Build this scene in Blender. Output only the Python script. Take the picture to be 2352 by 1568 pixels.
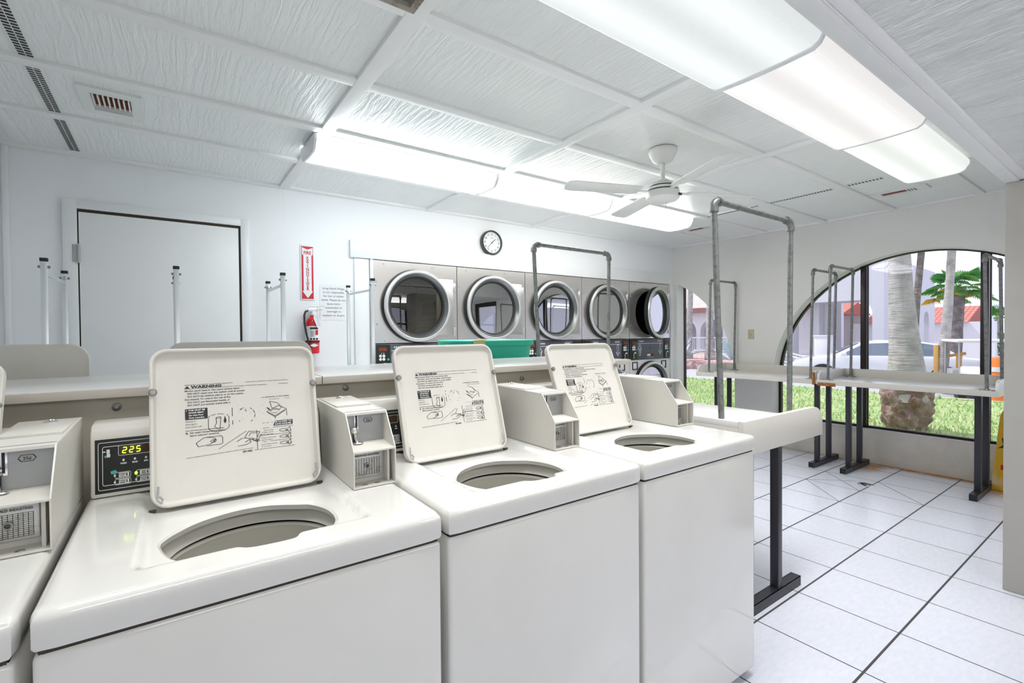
import bpy, bmesh, math, random
from mathutils import Vector, Matrix, geometry
random.seed(7)
PI = math.pi
for o in list(bpy.data.objects):
    bpy.data.objects.remove(o)
S = bpy.context.scene
COL = S.collection

# ---------------------------------------------------------------- camera
cam_d = bpy.data.cameras.new('camera'); cam = bpy.data.objects.new('camera', cam_d); COL.objects.link(cam)
cam_d.sensor_width = 36.0; cam_d.sensor_fit = 'HORIZONTAL'; cam_d.lens = 1097.259 / 2352 * 36.0
cam_d.clip_start = 0.05; cam_d.clip_end = 300
_r = Vector((0.8136897, -0.5812345, -0.0086883)); _u = Vector((0.0159459, 0.0073775, 0.9998456)); _f = Vector((0.5810807, 0.8137027, -0.0152713))
_m = Matrix((_r, _u, -_f)).transposed().to_4x4(); _m.translation = Vector((0.170609, -0.932070, 1.302931))
cam.matrix_world = _m
S.camera = cam
# ---------------------------------------------------------------- view
S.view_settings.view_transform = 'Standard'; S.view_settings.look = 'None'
S.view_settings.exposure = 1.38; S.view_settings.gamma = 1.0; S.view_settings.use_curve_mapping = False
# ---------------------------------------------------------------- sky and sun
W = bpy.data.worlds.new('world'); S.world = W; W.use_nodes = True
bg = W.node_tree.nodes['Background']; bg.inputs[0].default_value = (0.80, 0.84, 1.0, 1); bg.inputs[1].default_value = 0.53
sun_d = bpy.data.lights.new('sun', 'SUN'); sun_d.energy = 1.35; sun_d.angle = 0.01; sun_d.color = (1, .96, .9)
sun = bpy.data.objects.new('sun', sun_d); COL.objects.link(sun)
sun.rotation_euler = Vector((0.16, -0.55, -0.85)).to_track_quat('-Z', 'Y').to_euler()
# lens glow of the ceiling lamps (used by their builder)
GLOW_MAIN = .315
GLOW_BACK = 3.7
DOWN_MAIN, DOWN_BACK = 4.5, 3.5     # watts of the downward light of each lamp, front and back row
GLOW_ADDED = 2.8  # lens glow of the fill lamps added behind the viewer

# ---------------------------------------------------------------- materials
def nodes(m): m.use_nodes = True; return m.node_tree.nodes, m.node_tree.links
def mat(name, col, rough=.5, metal=0, bump=None, mott=None, emit=0, coat=0, spec=.5, ecol=None, alpha=1):
    m = bpy.data.materials.new(name); n, l = nodes(m); b = n['Principled BSDF']
    b.inputs['Base Color'].default_value = (*col, 1); b.inputs['Roughness'].default_value = rough
    b.inputs['Metallic'].default_value = metal; b.inputs['Specular IOR Level'].default_value = spec
    if coat: b.inputs['Coat Weight'].default_value = coat; b.inputs['Coat Roughness'].default_value = .08
    if emit:
        b.inputs['Emission Color'].default_value = (*(ecol or col), 1); b.inputs['Emission Strength'].default_value = emit
    tc = n.new('ShaderNodeTexCoord')
    if bump:   # (scale vector, strength, distance, detail)
        mp = n.new('ShaderNodeMapping'); mp.inputs['Scale'].default_value = bump[0]
        t = n.new('ShaderNodeTexNoise'); t.inputs['Scale'].default_value = 1; t.inputs['Detail'].default_value = bump[3] if len(bump) > 3 else 3
        bp = n.new('ShaderNodeBump'); bp.inputs['Strength'].default_value = bump[1]; bp.inputs['Distance'].default_value = bump[2]
        l.new(tc.outputs['Object'], mp.inputs[0]); l.new(mp.outputs[0], t.inputs['Vector']); l.new(t.outputs['Fac'], bp.inputs['Height']); l.new(bp.outputs[0], b.inputs['Normal'])
    if mott:   # (scale, colour2, lo, hi)
        t = n.new('ShaderNodeTexNoise'); t.inputs['Scale'].default_value = mott[0]; t.inputs['Detail'].default_value = 6; t.inputs['Roughness'].default_value = .6
        r = n.new('ShaderNodeValToRGB'); r.color_ramp.elements[0].position = mott[2]; r.color_ramp.elements[1].position = mott[3]
        r.color_ramp.elements[0].color = (*col, 1); r.color_ramp.elements[1].color = (*mott[1], 1)
        l.new(tc.outputs['Object'], t.inputs['Vector']); l.new(t.outputs['Fac'], r.inputs[0]); l.new(r.outputs[0], b.inputs['Base Color'])
    return m
M = {}
M['enamel'] = mat('cream_enamel', (.70, .69, .655), .14, coat=.6, mott=(3, (.67, .655, .615), .4, .75))
M['enamel_matte'] = mat('cream_painted_steel', (.67, .645, .59), .38, mott=(4, (.63, .605, .545), .4, .7), bump=((300, 300, 300), .12, .0005))
M['tub'] = mat('tub_porcelain', (.66, .64, .58), .25)
M['tubdark'] = mat('tub_gap', (.025, .022, .018), .7)
M['rubber'] = mat('black_rubber', (.012, .013, .012), .55)
M['bolt'] = mat('grey_bolt', (.28, .28, .27), .35, .8)
M['chrome'] = mat('chrome', (.75, .75, .75), .12, 1)
M['slide'] = mat('coin_plate_grey', (.40, .41, .40), .42, .35)
M['lockplate'] = mat('lock_plate_nickel', (.62, .63, .60), .42, .6, mott=(60, (.28, .24, .19), .55, .8))
M['ink'] = mat('black_ink', (.02, .02, .02), .6)
M['whiteink'] = mat('white_ink', (.78, .78, .76), .5)
M['panelblack'] = mat('console_black', (.012, .016, .013), .3)
M['dispoff'] = mat('display_window_brown', (.06, .035, .02), .2)
M['ledgreen'] = mat('display_digits_lit', (.5, .9, .02), .5, emit=1.6, ecol=(.55, .95, .02))
M['teal'] = mat('teal_ink', (.05, .42, .38), .5)
M['lamin'] = mat('white_laminate', (.80, .79, .77), .25, coat=.2, mott=(2, (.76, .75, .72), .4, .7))
M['lamedge'] = mat('cream_laminate_edge', (.66, .63, .57), .35)
M['bandedge'] = mat('edge_band_beige', (.56, .52, .45), .4)
M['particle'] = mat('particle_board', (.42, .17, .035), .75, mott=(50, (.22, .08, .02), .4, .65), bump=((90, 90, 90), .5, .002))
M['partition'] = mat('partition_beige', (.50, .455, .375), .5, mott=(5, (.45, .405, .33), .4, .7))
M['wallwhite'] = mat('wall_paint_white', (.86, .88, .90), .45, mott=(1.6, (.84, .86, .875), .4, .7), bump=((500, 500, 500), .1, .0006))
M['wallcream'] = mat('wall_stucco_cream', (.81, .80, .77), .75, mott=(1.5, (.78, .765, .73), .35, .7), bump=((90, 90, 90), .35, .003, 5))
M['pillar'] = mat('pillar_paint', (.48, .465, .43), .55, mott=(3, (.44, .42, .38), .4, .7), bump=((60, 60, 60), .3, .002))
M['sillwall'] = mat('sill_wall_plaster', (.66, .63, .58), .7, mott=(3, (.56, .51, .45), .45, .72), bump=((6, 6, 120), .5, .003, 5))
M['jamb'] = mat('jamb_white', (.84, .83, .81), .5)
M['trimwhite'] = mat('trim_gloss_white', (.82, .84, .85), .3)
M['doorpaint'] = mat('door_paint', (.88, .895, .89), .38, mott=(1.2, (.86, .875, .865), .4, .7))
M['gap'] = mat('dark_gap', (.05, .035, .025), .8)
def woodgrain(name, col, stren, rough, dist, sc=11, di=9):
    m = bpy.data.materials.new(name); n, l = nodes(m); b = n['Principled BSDF']
    b.inputs['Roughness'].default_value = rough; b.inputs['Base Color'].default_value = (*col, 1)
    tc = n.new('ShaderNodeTexCoord'); mp = n.new('ShaderNodeMapping'); mp.inputs['Scale'].default_value = (1, .13, 1)
    nz = n.new('ShaderNodeTexNoise'); nz.inputs['Scale'].default_value = 4; nz.inputs['Detail'].default_value = 4
    mx = n.new('ShaderNodeMix'); mx.data_type = 'VECTOR'; mx.inputs['Factor'].default_value = .14
    wv = n.new('ShaderNodeTexWave'); wv.wave_type = 'BANDS'; wv.bands_direction = 'X'; wv.inputs['Scale'].default_value = sc; wv.inputs['Distortion'].default_value = di
    wv.inputs['Detail'].default_value = 4; wv.inputs['Detail Scale'].default_value = 3.2; wv.inputs['Detail Roughness'].default_value = .65
    bp = n.new('ShaderNodeBump'); bp.inputs['Strength'].default_value = stren; bp.inputs['Distance'].default_value = dist
    l.new(tc.outputs['Object'], mp.inputs[0]); l.new(mp.outputs[0], nz.inputs['Vector'])
    l.new(mp.outputs[0], mx.inputs['A']); l.new(nz.outputs['Color'], mx.inputs['B']); l.new(mx.outputs['Result'], wv.inputs['Vector'])
    l.new(wv.outputs['Fac'], bp.inputs['Height']); l.new(bp.outputs[0], b.inputs['Normal'])
    return m
M['ceil'] = woodgrain('ceiling_embossed_panel', (.86, .88, .87), .55, .30, .004)
M['soffit'] = woodgrain('soffit_rough_boards', (.93, .94, .94), .8, .34, .0085, 24, 10)
M['batten'] = mat('ceiling_batten_paint', (.88, .88, .87), .35)
M['beam'] = mat('beam_paint', (.76, .765, .77), .35, bump=((45, 45, 45), .25, .003))
M['steelpipe'] = mat('galvanised_pipe', (.25, .26, .25), .42, .6, mott=(40, (.14, .145, .13), .45, .7), bump=((80, 80, 80), .25, .001))
M['darkleg'] = mat('black_steel_tube', (.035, .036, .045), .35, .3)
M['alu'] = mat('aluminium', (.72, .75, .77), .3, .85)
M['stainless'] = mat('brushed_stainless', (.72, .70, .68), .24, .85, mott=(2.5, (.80, .76, .73), .3, .7), bump=((3, 3, 500), .05, .0005))
M['plate'] = mat('satin_plate', (.62, .61, .59), .32, .85)
M['dryerwhite'] = mat('dryer_cream_panel', (.80, .79, .77), .3)
M['ring'] = mat('door_ring_metal', (.66, .66, .66), .30, .6)
M['ringdark'] = mat('door_bezel_dark', (.20, .21, .21), .3, .7)
M['drum'] = mat('drum_metal', (.07, .07, .06), .35, .8)
M['ctlgrey'] = mat('dryer_control_slate', (.085, .095, .12), .4)
M['red'] = mat('red_paint', (.62, .015, .02), .28, coat=.3)
M['redink'] = mat('red_ink', (.58, .02, .035), .5)
M['paper'] = mat('paper_white', (.82, .84, .86), .6)
M['grey'] = mat('mid_grey', (.42, .43, .43), .4, .3)
M['fanwhite'] = mat('fan_white', (.80, .80, .77), .35)
M['green'] = mat('basket_green', (.01, .42, .28), .42)
M['tan'] = mat('basket_handle_tan', (.45, .42, .20), .5)
M['clockdark'] = mat('clock_case_olive', (.045, .045, .03), .35)
M['yellow'] = mat('yellow_plastic', (.72, .42, .03), .45, mott=(6, (.75, .62, .42), .5, .7))
M['hingerust'] = mat('hinge_rust', (.07, .04, .025), .8)
M['vent'] = mat('vent_white', (.78, .80, .78), .45)
M['rust'] = mat('vent_inside_rust', (.20, .045, .015), .8)
M['bronze'] = mat('window_frame_bronze', (.03, .02, .02), .35, .4)
M['ivory'] = mat('ivory_plate', (.55, .48, .34), .4)
def glassmat(name, tint=(1, 1, 1), refl=.08, power=3):
    m = bpy.data.materials.new(name); n, l = nodes(m); out = n['Material Output']; n.remove(n['Principled BSDF'])
    t = n.new('ShaderNodeBsdfTransparent'); t.inputs[0].default_value = (*tint, 1)
    g = n.new('ShaderNodeBsdfGlossy'); g.inputs['Roughness'].default_value = .01
    lw = n.new('ShaderNodeFresnel'); lw.inputs[0].default_value = 1.45
    mth = n.new('ShaderNodeMath'); mth.operation = 'MULTIPLY_ADD'; mth.inputs[1].default_value = power; mth.inputs[2].default_value = refl; mth.use_clamp = True
    mx = n.new('ShaderNodeMixShader')
    l.new(lw.outputs[0], mth.inputs[0]); l.new(mth.outputs[0], mx.inputs[0]); l.new(t.outputs[0], mx.inputs[1]); l.new(g.outputs[0], mx.inputs[2]); l.new(mx.outputs[0], out.inputs[0])
    return m
M['glass'] = glassmat('window_glass', (.97, .97, 1), 0, .6)
M['doorglass'] = glassmat('porthole_glass', (.10, .10, .09), .62, 1.5)
M['porthole1'] = glassmat('porthole_glass_clearer', (.42, .40, .30), .10, 1.5)
def lens(name, col, strength):
    m = bpy.data.materials.new(name); n, l = nodes(m); b = n['Principled BSDF']
    b.inputs['Base Color'].default_value = (.22, .22, .22, 1); b.inputs['Roughness'].default_value = .35
    b.inputs['Emission Color'].default_value = (*col, 1)
    # two tubes behind the lens: brighter bands along the fixture; fine prism pattern
    tc = n.new('ShaderNodeTexCoord'); sx = n.new('ShaderNodeSeparateXYZ'); l.new(tc.outputs['Object'], sx.inputs[0])
    a = n.new('ShaderNodeMath'); a.operation = 'MULTIPLY'; a.inputs[1].default_value = 2 * PI / .22; l.new(sx.outputs['Y'], a.inputs[0])
    c = n.new('ShaderNodeMath'); c.operation = 'COSINE'; l.new(a.outputs[0], c.inputs[0])
    d = n.new('ShaderNodeMath'); d.operation = 'MULTIPLY_ADD'; d.inputs[1].default_value = -.13 * strength; d.inputs[2].default_value = strength; l.new(c.outputs[0], d.inputs[0])
    l.new(d.outputs[0], b.inputs['Emission Strength'])
    ck = n.new('ShaderNodeTexChecker'); ck.inputs['Scale'].default_value = 240; l.new(tc.outputs['Object'], ck.inputs['Vector'])
    bp = n.new('ShaderNodeBump'); bp.inputs['Strength'].default_value = .3; bp.inputs['Distance'].default_value = .001
    l.new(ck.outputs['Fac'], bp.inputs['Height']); l.new(bp.outputs[0], b.inputs['Normal'])
    return m
M['lens_cool'] = lens('lens_cool', (.90, .96, 1.0), GLOW_BACK)
M['lens_warm'] = lens('lens_warm', (1.0, .99, .94), GLOW_BACK)
M['lens_white'] = lens('lens_white', (.95, 1.0, 1.0), GLOW_MAIN * .92)
M['lens_pink'] = lens('lens_pinkish', (1.0, .965, .955), GLOW_MAIN)
M['lens_green'] = lens('lens_greenish', (.97, 1.0, .96), GLOW_MAIN)
M['lens_added'] = lens('lens_added', (1, .99, .96), GLOW_ADDED)
def floormat():
    m = bpy.data.materials.new('floor_tiles'); n, l = nodes(m); b = n['Principled BSDF']
    tc = n.new('ShaderNodeTexCoord'); sx = n.new('ShaderNodeSeparateXYZ'); l.new(tc.outputs['Object'], sx.inputs[0])
    def line(sock, off, per, w):
        a = n.new('ShaderNodeMath'); a.operation = 'SUBTRACT'; a.inputs[1].default_value = off - per * 40; l.new(sock, a.inputs[0])
        c = n.new('ShaderNodeMath'); c.operation = 'MODULO'; c.inputs[1].default_value = per; l.new(a.outputs[0], c.inputs[0])
        d = n.new('ShaderNodeMath'); d.operation = 'LESS_THAN'; d.inputs[1].default_value = w; l.new(c.outputs[0], d.inputs[0]); return d
    lx = line(sx.outputs['X'], 2.305 - .003, .4025, .006); ly = line(sx.outputs['Y'], .171 - .004, .408, .009)
    mx = n.new('ShaderNodeMath'); mx.operation = 'MAXIMUM'; l.new(lx.outputs[0], mx.inputs[0]); l.new(ly.outputs[0], mx.inputs[1])
    mp = n.new('ShaderNodeMapping'); mp.inputs['Scale'].default_value = (9, 26, 1); mp.inputs['Rotation'].default_value = (0, 0, .5); l.new(tc.outputs['Object'], mp.inputs[0])
    t = n.new('ShaderNodeTexNoise'); t.inputs['Scale'].default_value = 2.2; t.inputs['Detail'].default_value = 8; t.inputs['Roughness'].default_value = .65; l.new(mp.outputs[0], t.inputs['Vector'])
    r = n.new('ShaderNodeValToRGB'); r.color_ramp.elements[0].position = .35; r.color_ramp.elements[0].color = (.60, .62, .685, 1); r.color_ramp.elements[1].position = .68; r.color_ramp.elements[1].color = (.66, .675, .745, 1)
    l.new(t.outputs['Fac'], r.inputs[0])
    # rust stains where the table feet meet the wall
    def spot(cx, cy, rx, ry):
        v = n.new('ShaderNodeMapping'); v.inputs['Location'].default_value = (-cx / rx, -cy / ry, 0); v.inputs['Scale'].default_value = (1 / rx, 1 / ry, 1); l.new(tc.outputs['Object'], v.inputs[0])
        g = n.new('ShaderNodeTexGradient'); g.gradient_type = 'SPHERICAL'; l.new(v.outputs[0], g.inputs[0]); return g
    s1 = spot(5.65, -.10, .30, .16); s2 = spot(5.62, .77, .28, .13); s3 = spot(5.75, .3, .10, 1.6)
    sm = n.new('ShaderNodeMath'); sm.operation = 'MAXIMUM'; l.new(s1.outputs['Fac'], sm.inputs[0]); l.new(s2.outputs['Fac'], sm.inputs[1])
    sm2 = n.new('ShaderNodeMath'); sm2.operation = 'MAXIMUM'; l.new(sm.outputs[0], sm2.inputs[0]); l.new(s3.outputs['Fac'], sm2.inputs[1])
    t2 = n.new('ShaderNodeTexNoise'); t2.inputs['Scale'].default_value = 14; t2.inputs['Detail'].default_value = 5; l.new(tc.outputs['Object'], t2.inputs['Vector'])
    sp = n.new('ShaderNodeMath'); sp.operation = 'MULTIPLY'; l.new(sm2.outputs[0], sp.inputs[0]); l.new(t2.outputs['Fac'], sp.inputs[1])
    sp2 = n.new('ShaderNodeMath'); sp2.operation = 'MULTIPLY'; sp2.inputs[1].default_value = 2.3; sp2.use_clamp = True; l.new(sp.outputs[0], sp2.inputs[0])
    c0 = n.new('ShaderNodeMix'); c0.data_type = 'RGBA'; c0.inputs['B'].default_value = (.45, .20, .06, 1); l.new(sp2.outputs[0], c0.inputs['Factor']); l.new(r.outputs[0], c0.inputs['A'])
    c1 = n.new('ShaderNodeMix'); c1.data_type = 'RGBA'; c1.inputs['B'].default_value = (.055, .05, .05, 1); l.new(mx.outputs[0], c1.inputs['Factor']); l.new(c0.outputs['Result'], c1.inputs['A'])
    l.new(c1.outputs['Result'], b.inputs['Base Color'])
    ro = n.new('ShaderNodeMath'); ro.operation = 'MULTIPLY_ADD'; ro.inputs[1].default_value = .5; ro.inputs[2].default_value = .24; l.new(mx.outputs[0], ro.inputs[0]); l.new(ro.outputs[0], b.inputs['Roughness'])
    bp = n.new('ShaderNodeBump'); bp.inputs['Strength'].default_value = .6; bp.inputs['Distance'].default_value = .002; bp.invert = True; l.new(mx.outputs[0], bp.inputs['Height']); l.new(bp.outputs[0], b.inputs['Normal'])
    return m
M['floor'] = floormat()
M['grout'] = mat('grout_dark', (.07, .06, .06), .8)
# outdoors
M['grass'] = mat('lawn_soil', (.26, .40, .12), .9, mott=(6, (.50, .52, .28), .4, .65))
M['blade'] = mat('grass_blade', (.36, .56, .18), .7, mott=(3, (.68, .76, .44), .35, .7))
M['asphalt'] = mat('street_pavement', (.50, .50, .52), .85, mott=(2, (.42, .42, .44), .4, .7))
M['concrete'] = mat('pale_concrete', (.70, .69, .68), .8)
M['stucco'] = mat('building_stucco', (.66, .65, .68), .85)
M['stuccolight'] = mat('building_stucco_light', (.78, .77, .79), .85)
def tiles(name, c1, c2):
    m = mat(name, c1, .8); n, l = nodes(m); b = n['Principled BSDF']
    tc = n.new('ShaderNodeTexCoord'); w = n.new('ShaderNodeTexWave'); w.bands_direction = 'Y'; w.inputs['Scale'].default_value = 1.6
    w2 = n.new('ShaderNodeTexWave'); w2.bands_direction = 'Z'; w2.wave_profile = 'SAW'; w2.inputs['Scale'].default_value = 2.2
    x = n.new('ShaderNodeMath'); x.operation = 'MULTIPLY'
    r = n.new('ShaderNodeValToRGB'); r.color_ramp.elements[0].color = (*c2, 1); r.color_ramp.elements[1].color = (*c1, 1); r.color_ramp.elements[1].position = .45
    l.new(tc.outputs['Object'], w.inputs[0]); l.new(tc.outputs['Object'], w2.inputs[0]); l.new(w.outputs['Fac'], x.inputs[0]); l.new(w2.outputs['Fac'], x.inputs[1]); l.new(x.outputs[0], r.inputs[0]); l.new(r.outputs[0], b.inputs['Base Color'])
    return m
M['rooftan'] = tiles('roof_tiles_pale', (.80, .74, .68), (.50, .38, .32))
M['roofred'] = tiles('roof_tiles_red', (.62, .24, .18), (.42, .12, .09))
M['fascia'] = mat('fascia_brown_red', (.30, .15, .14), .7)
M['palmbark'] = mat('palm_bark', (.50, .47, .45), .9, mott=(5, (.34, .31, .30), .4, .65), bump=((4, 4, 38), .9, .03, 4))
M['palmbark2'] = mat('palm_bark_dark', (.16, .13, .13), .9, mott=(8, (.32, .28, .28), .4, .7), bump=((4, 4, 30), .9, .04, 4))
M['root'] = mat('palm_root_mass', (.34, .26, .22), .95, mott=(7, (.20, .11, .08), .4, .62), bump=((16, 16, 16), 1, .06, 6))
M['frond'] = mat('palm_frond', (.06, .30, .06), .5, mott=(.9, (.20, .42, .05), .4, .6))
M['frondy'] = mat('palm_frond_yellowing', (.62, .42, .03), .6)
M['agave'] = mat('agave_leaf', (.48, .58, .60), .5)
M['bush'] = mat('bush_leaf', (.04, .20, .07), .6, mott=(4, (.16, .38, .08), .4, .6))
M['brickbed'] = mat('planter_brick', (.42, .20, .18), .9, mott=(7, (.62, .52, .50), .45, .6))
M['mulch'] = mat('bed_gravel', (.72, .55, .50), .95, mott=(12, (.46, .26, .22), .42, .6))
M['carwhite'] = mat('car_paint_white', (.84, .85, .88), .18, coat=.8)
M['carglass'] = mat('car_glass', (.16, .20, .26), .05, spec=.8)
M['tyre'] = mat('tyre', (.02, .02, .02), .8)
M['woodyellow'] = mat('yellow_timber', (.62, .36, .10), .7)
M['orange'] = mat('orange_plastic', (.85, .22, .03), .5)
M['railwhite'] = mat('railing_white', (.74, .74, .78), .6)
M['darkwin'] = mat('dark_doorway', (.05, .055, .08), .3)

# ---------------------------------------------------------------- mesh builder
class MB:
    def __init__(s): s.bm = bmesh.new(); s.T = Matrix.Identity(4)
    def _add(s, tmp, mi):
        for f in tmp.faces: f.material_index = mi
        tmp.transform(s.T)
        me = bpy.data.meshes.new('tmp'); tmp.to_mesh(me); tmp.free(); s.bm.from_mesh(me); bpy.data.meshes.remove(me); return s
    def box(s, x0, y0, z0, x1, y1, z1, bev=0, seg=2, mi=0):
        t = bmesh.new(); bmesh.ops.create_cube(t, size=1)
        sx, sy, sz = abs(x1 - x0), abs(y1 - y0), abs(z1 - z0)
        bmesh.ops.scale(t, vec=(sx, sy, sz), verts=t.verts); bmesh.ops.translate(t, vec=((x0 + x1) / 2, (y0 + y1) / 2, (z0 + z1) / 2), verts=t.verts)
        if bev: bmesh.ops.bevel(t, geom=list(t.edges), offset=min(bev, .49 * min(sx, sy, sz)), segments=seg, affect='EDGES', profile=.5)
        return s._add(t, mi)
    def cyl(s, p0, p1, r, n=20, r2=None, mi=0, cap=True):
        p0, p1 = Vector(p0), Vector(p1); d = p1 - p0; t = bmesh.new()
        bmesh.ops.create_cone(t, cap_ends=cap, segments=n, radius1=r, radius2=r if r2 is None else r2, depth=d.length)
        t.transform(Matrix.Translation((p0 + p1) / 2) @ d.to_track_quat('Z', 'Y').to_matrix().to_4x4()); return s._add(t, mi)
    def sphere(s, c, r, sc=(1, 1, 1), n=16, mi=0):
        t = bmesh.new(); bmesh.ops.create_uvsphere(t, u_segments=n, v_segments=max(6, n // 2), radius=r)
        t.transform(Matrix.Translation(c) @ Matrix.Diagonal((*sc, 1))); return s._add(t, mi)
    def lathe(s, prof, c=(0, 0, 0), axis='Z', n=48, mi=0):
        t = bmesh.new(); rings = []
        for r, z in prof:
            if r < 1e-6: rings.append([t.verts.new((0, 0, z))])
            else: rings.append([t.verts.new((r * math.cos(2 * PI * k / n), r * math.sin(2 * PI * k / n), z)) for k in range(n)])
        for a, b in zip(rings, rings[1:]):
            for k in range(n):
                k2 = (k + 1) % n
                if len(a) == 1 and len(b) == 1: continue
                if len(a) == 1: t.faces.new((a[0], b[k], b[k2]))
                elif len(b) == 1: t.faces.new((a[k], b[0], a[k2]))
                else: t.faces.new((a[k], b[k], b[k2], a[k2]))
        R = {'Z': Matrix.Identity(4), 'Y': Matrix.Rotation(PI / 2, 4, 'X'), 'X': Matrix.Rotation(PI / 2, 4, 'Y')}[axis]   # 'Y': local z -> -y
        t.transform(Matrix.Translation(c) @ R); return s._add(t, mi)
    def prism(s, pts, axis, a, b, mi=0, bev=0):
        t = bmesh.new()
        def P(u, v, w): return {'X': (w, u, v), 'Y': (u, w, v), 'Z': (u, v, w)}[axis]
        A = [t.verts.new(P(u, v, a)) for u, v in pts]; B = [t.verts.new(P(u, v, b)) for u, v in pts]
        t.faces.new(A); t.faces.new(B[::-1]); n = len(pts)
        for k in range(n): t.faces.new((A[k], B[k], B[(k + 1) % n], A[(k + 1) % n]))
        bmesh.ops.recalc_face_normals(t, faces=t.faces)
        if bev: bmesh.ops.bevel(t, geom=list(t.edges), offset=bev, segments=2, affect='EDGES', profile=.5)
        return s._add(t, mi)
    def tube(s, pts, r, n=10, mi=0, cap=True):
        pts = [Vector(p) for p in pts]; t = bmesh.new(); rings = []; rr = r if isinstance(r, (list, tuple)) else [r] * len(pts)
        up = Vector((0, 0, 1)); d0 = (pts[1] - pts[0]).normalized()
        side = d0.cross(up) if abs(d0.z) < .95 else d0.cross(Vector((0, 1, 0))); side.normalize()
        for k, p in enumerate(pts):
            d = (pts[min(k + 1, len(pts) - 1)] - pts[max(k - 1, 0)]).normalized()
            side = (side - d * side.dot(d)).normalized(); w = d.cross(side)
            rings.append([t.verts.new(p + (side * math.cos(2 * PI * j / n) + w * math.sin(2 * PI * j / n)) * rr[k]) for j in range(n)])
        for a, b in zip(rings, rings[1:]):
            for j in range(n): t.faces.new((a[j], a[(j + 1) % n], b[(j + 1) % n], b[j]))
        if cap: t.faces.new(rings[0][::-1]); t.faces.new(rings[-1])
        bmesh.ops.recalc_face_normals(t, faces=t.faces)
        return s._add(t, mi)
    def quad(s, a, b, c, d, mi=0):
        t = bmesh.new(); t.faces.new([t.verts.new(p) for p in (a, b, c, d)]); return s._add(t, mi)
    def poly(s, pts, mi=0):
        t = bmesh.new(); t.faces.new([t.verts.new(p) for p in pts]); return s._add(t, mi)
    def text(s, txt, size, loc, plane='XZ', align='CENTER', bold=0, ext=0.0, mi=0, xs=1, tilt=0, slant=0, spacing=1):
        c = bpy.data.curves.new('t', 'FONT'); c.body = txt; c.size = size; c.align_x = align; c.offset = bold; c.extrude = ext; c.shear = slant; c.space_line = spacing; c.resolution_u = 3
        o = bpy.data.objects.new('t', c); COL.objects.link(o); bpy.context.view_layer.update()
        me = bpy.data.meshes.new_from_object(o.evaluated_get(bpy.context.evaluated_depsgraph_get()))
        bpy.data.objects.remove(o); bpy.data.curves.remove(c)
        t = bmesh.new(); t.from_mesh(me); bpy.data.meshes.remove(me)
        # plane 'XZ': reads left to right along +x, seen from -y
        R = Matrix.Rotation(PI / 2 + tilt, 4, 'X') if plane == 'XZ' else (Matrix.Rotation(-PI / 2, 4, 'Z') @ Matrix.Rotation(PI / 2, 4, 'X') if plane == 'YZ' else Matrix.Identity(4))
        t.transform(Matrix.Translation(loc) @ R @ Matrix.Diagonal((xs, 1, 1, 1))); return s._add(t, mi)
    def build(s, name, mats, parent=None, smooth=35, solid=0, recalc=True):
        bm = s.bm
        if recalc and bm.faces: bmesh.ops.recalc_face_normals(bm, faces=bm.faces)
        a = math.radians(smooth)
        for f in bm.faces: f.smooth = True
        for e in bm.edges:
            if len(e.link_faces) != 2 or e.calc_face_angle(0) > a: e.smooth = False
        me = bpy.data.meshes.new(name); bm.to_mesh(me); bm.free()
        for m in (mats if isinstance(mats, (list, tuple)) else [mats]): me.materials.append(M[m] if isinstance(m, str) else m)
        o = bpy.data.objects.new(name, me); COL.objects.link(o)
        if parent: o.parent = parent
        if solid:
            md = o.modifiers.new('thickness', 'SOLIDIFY'); md.thickness = solid; md.offset = 0
        return o
def tag(o, label=None, cat=None, group=None, kind=None):
    if label: o['label'] = label
    if cat: o['category'] = cat
    if group: o['group'] = group
    if kind: o['kind'] = kind
    return o
def struct(o): o['kind'] = 'structure'; return o
def thing(name, loc, label, cat, group=None, rz=0):
    o = bpy.data.objects.new(name, None); COL.objects.link(o); o.location = loc; o.rotation_euler = (0, 0, rz); o.empty_display_size = .1
    return tag(o, label, cat, group)
def copy_tree(o, parent=None):
    c = o.copy(); COL.objects.link(c)
    if parent: c.parent = parent
    for ch in [k for k in bpy.data.objects if k.parent == o]: copy_tree(ch, c)
    return c
def rrect(w, h, r, n=6, cx=0, cy=0):
    out = []
    for (sx, sy, a0) in ((1, 1, 0), (-1, 1, PI / 2), (-1, -1, PI), (1, -1, 1.5 * PI)):
        for k in range(n + 1):
            a = a0 + k / n * PI / 2; out.append((cx + sx * (w / 2 - r) + r * math.cos(a), cy + sy * (h / 2 - r) + r * math.sin(a)))
    return out
def walled(outer, holes, a, b, axis='X'):
    """a solid slab between a and b along axis, outline and holes in the other two coordinates"""
    mb = MB(); t = bmesh.new()
    def P(u, v, w): return {'X': (w, u, v), 'Y': (u, w, v), 'Z': (u, v, w)}[axis]
    loops = [outer] + holes; flat = [p for L in loops for p in L]
    tris = geometry.tessellate_polygon([[Vector((u, v, 0)) for u, v in L] for L in loops])
    A = [t.verts.new(P(u, v, a)) for u, v in flat]; B = [t.verts.new(P(u, v, b)) for u, v in flat]
    for i, j, k in tris: t.faces.new((A[i], A[j], A[k])); t.faces.new((B[k], B[j], B[i]))
    s = 0
    for L in loops:
        n = len(L)
        for k in range(n): t.faces.new((A[s + k], A[s + (k + 1) % n], B[s + (k + 1) % n], B[s + k]))
        s += n
    bmesh.ops.recalc_face_normals(t, faces=t.faces)
    mb._add(t, 0); return mb

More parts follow.
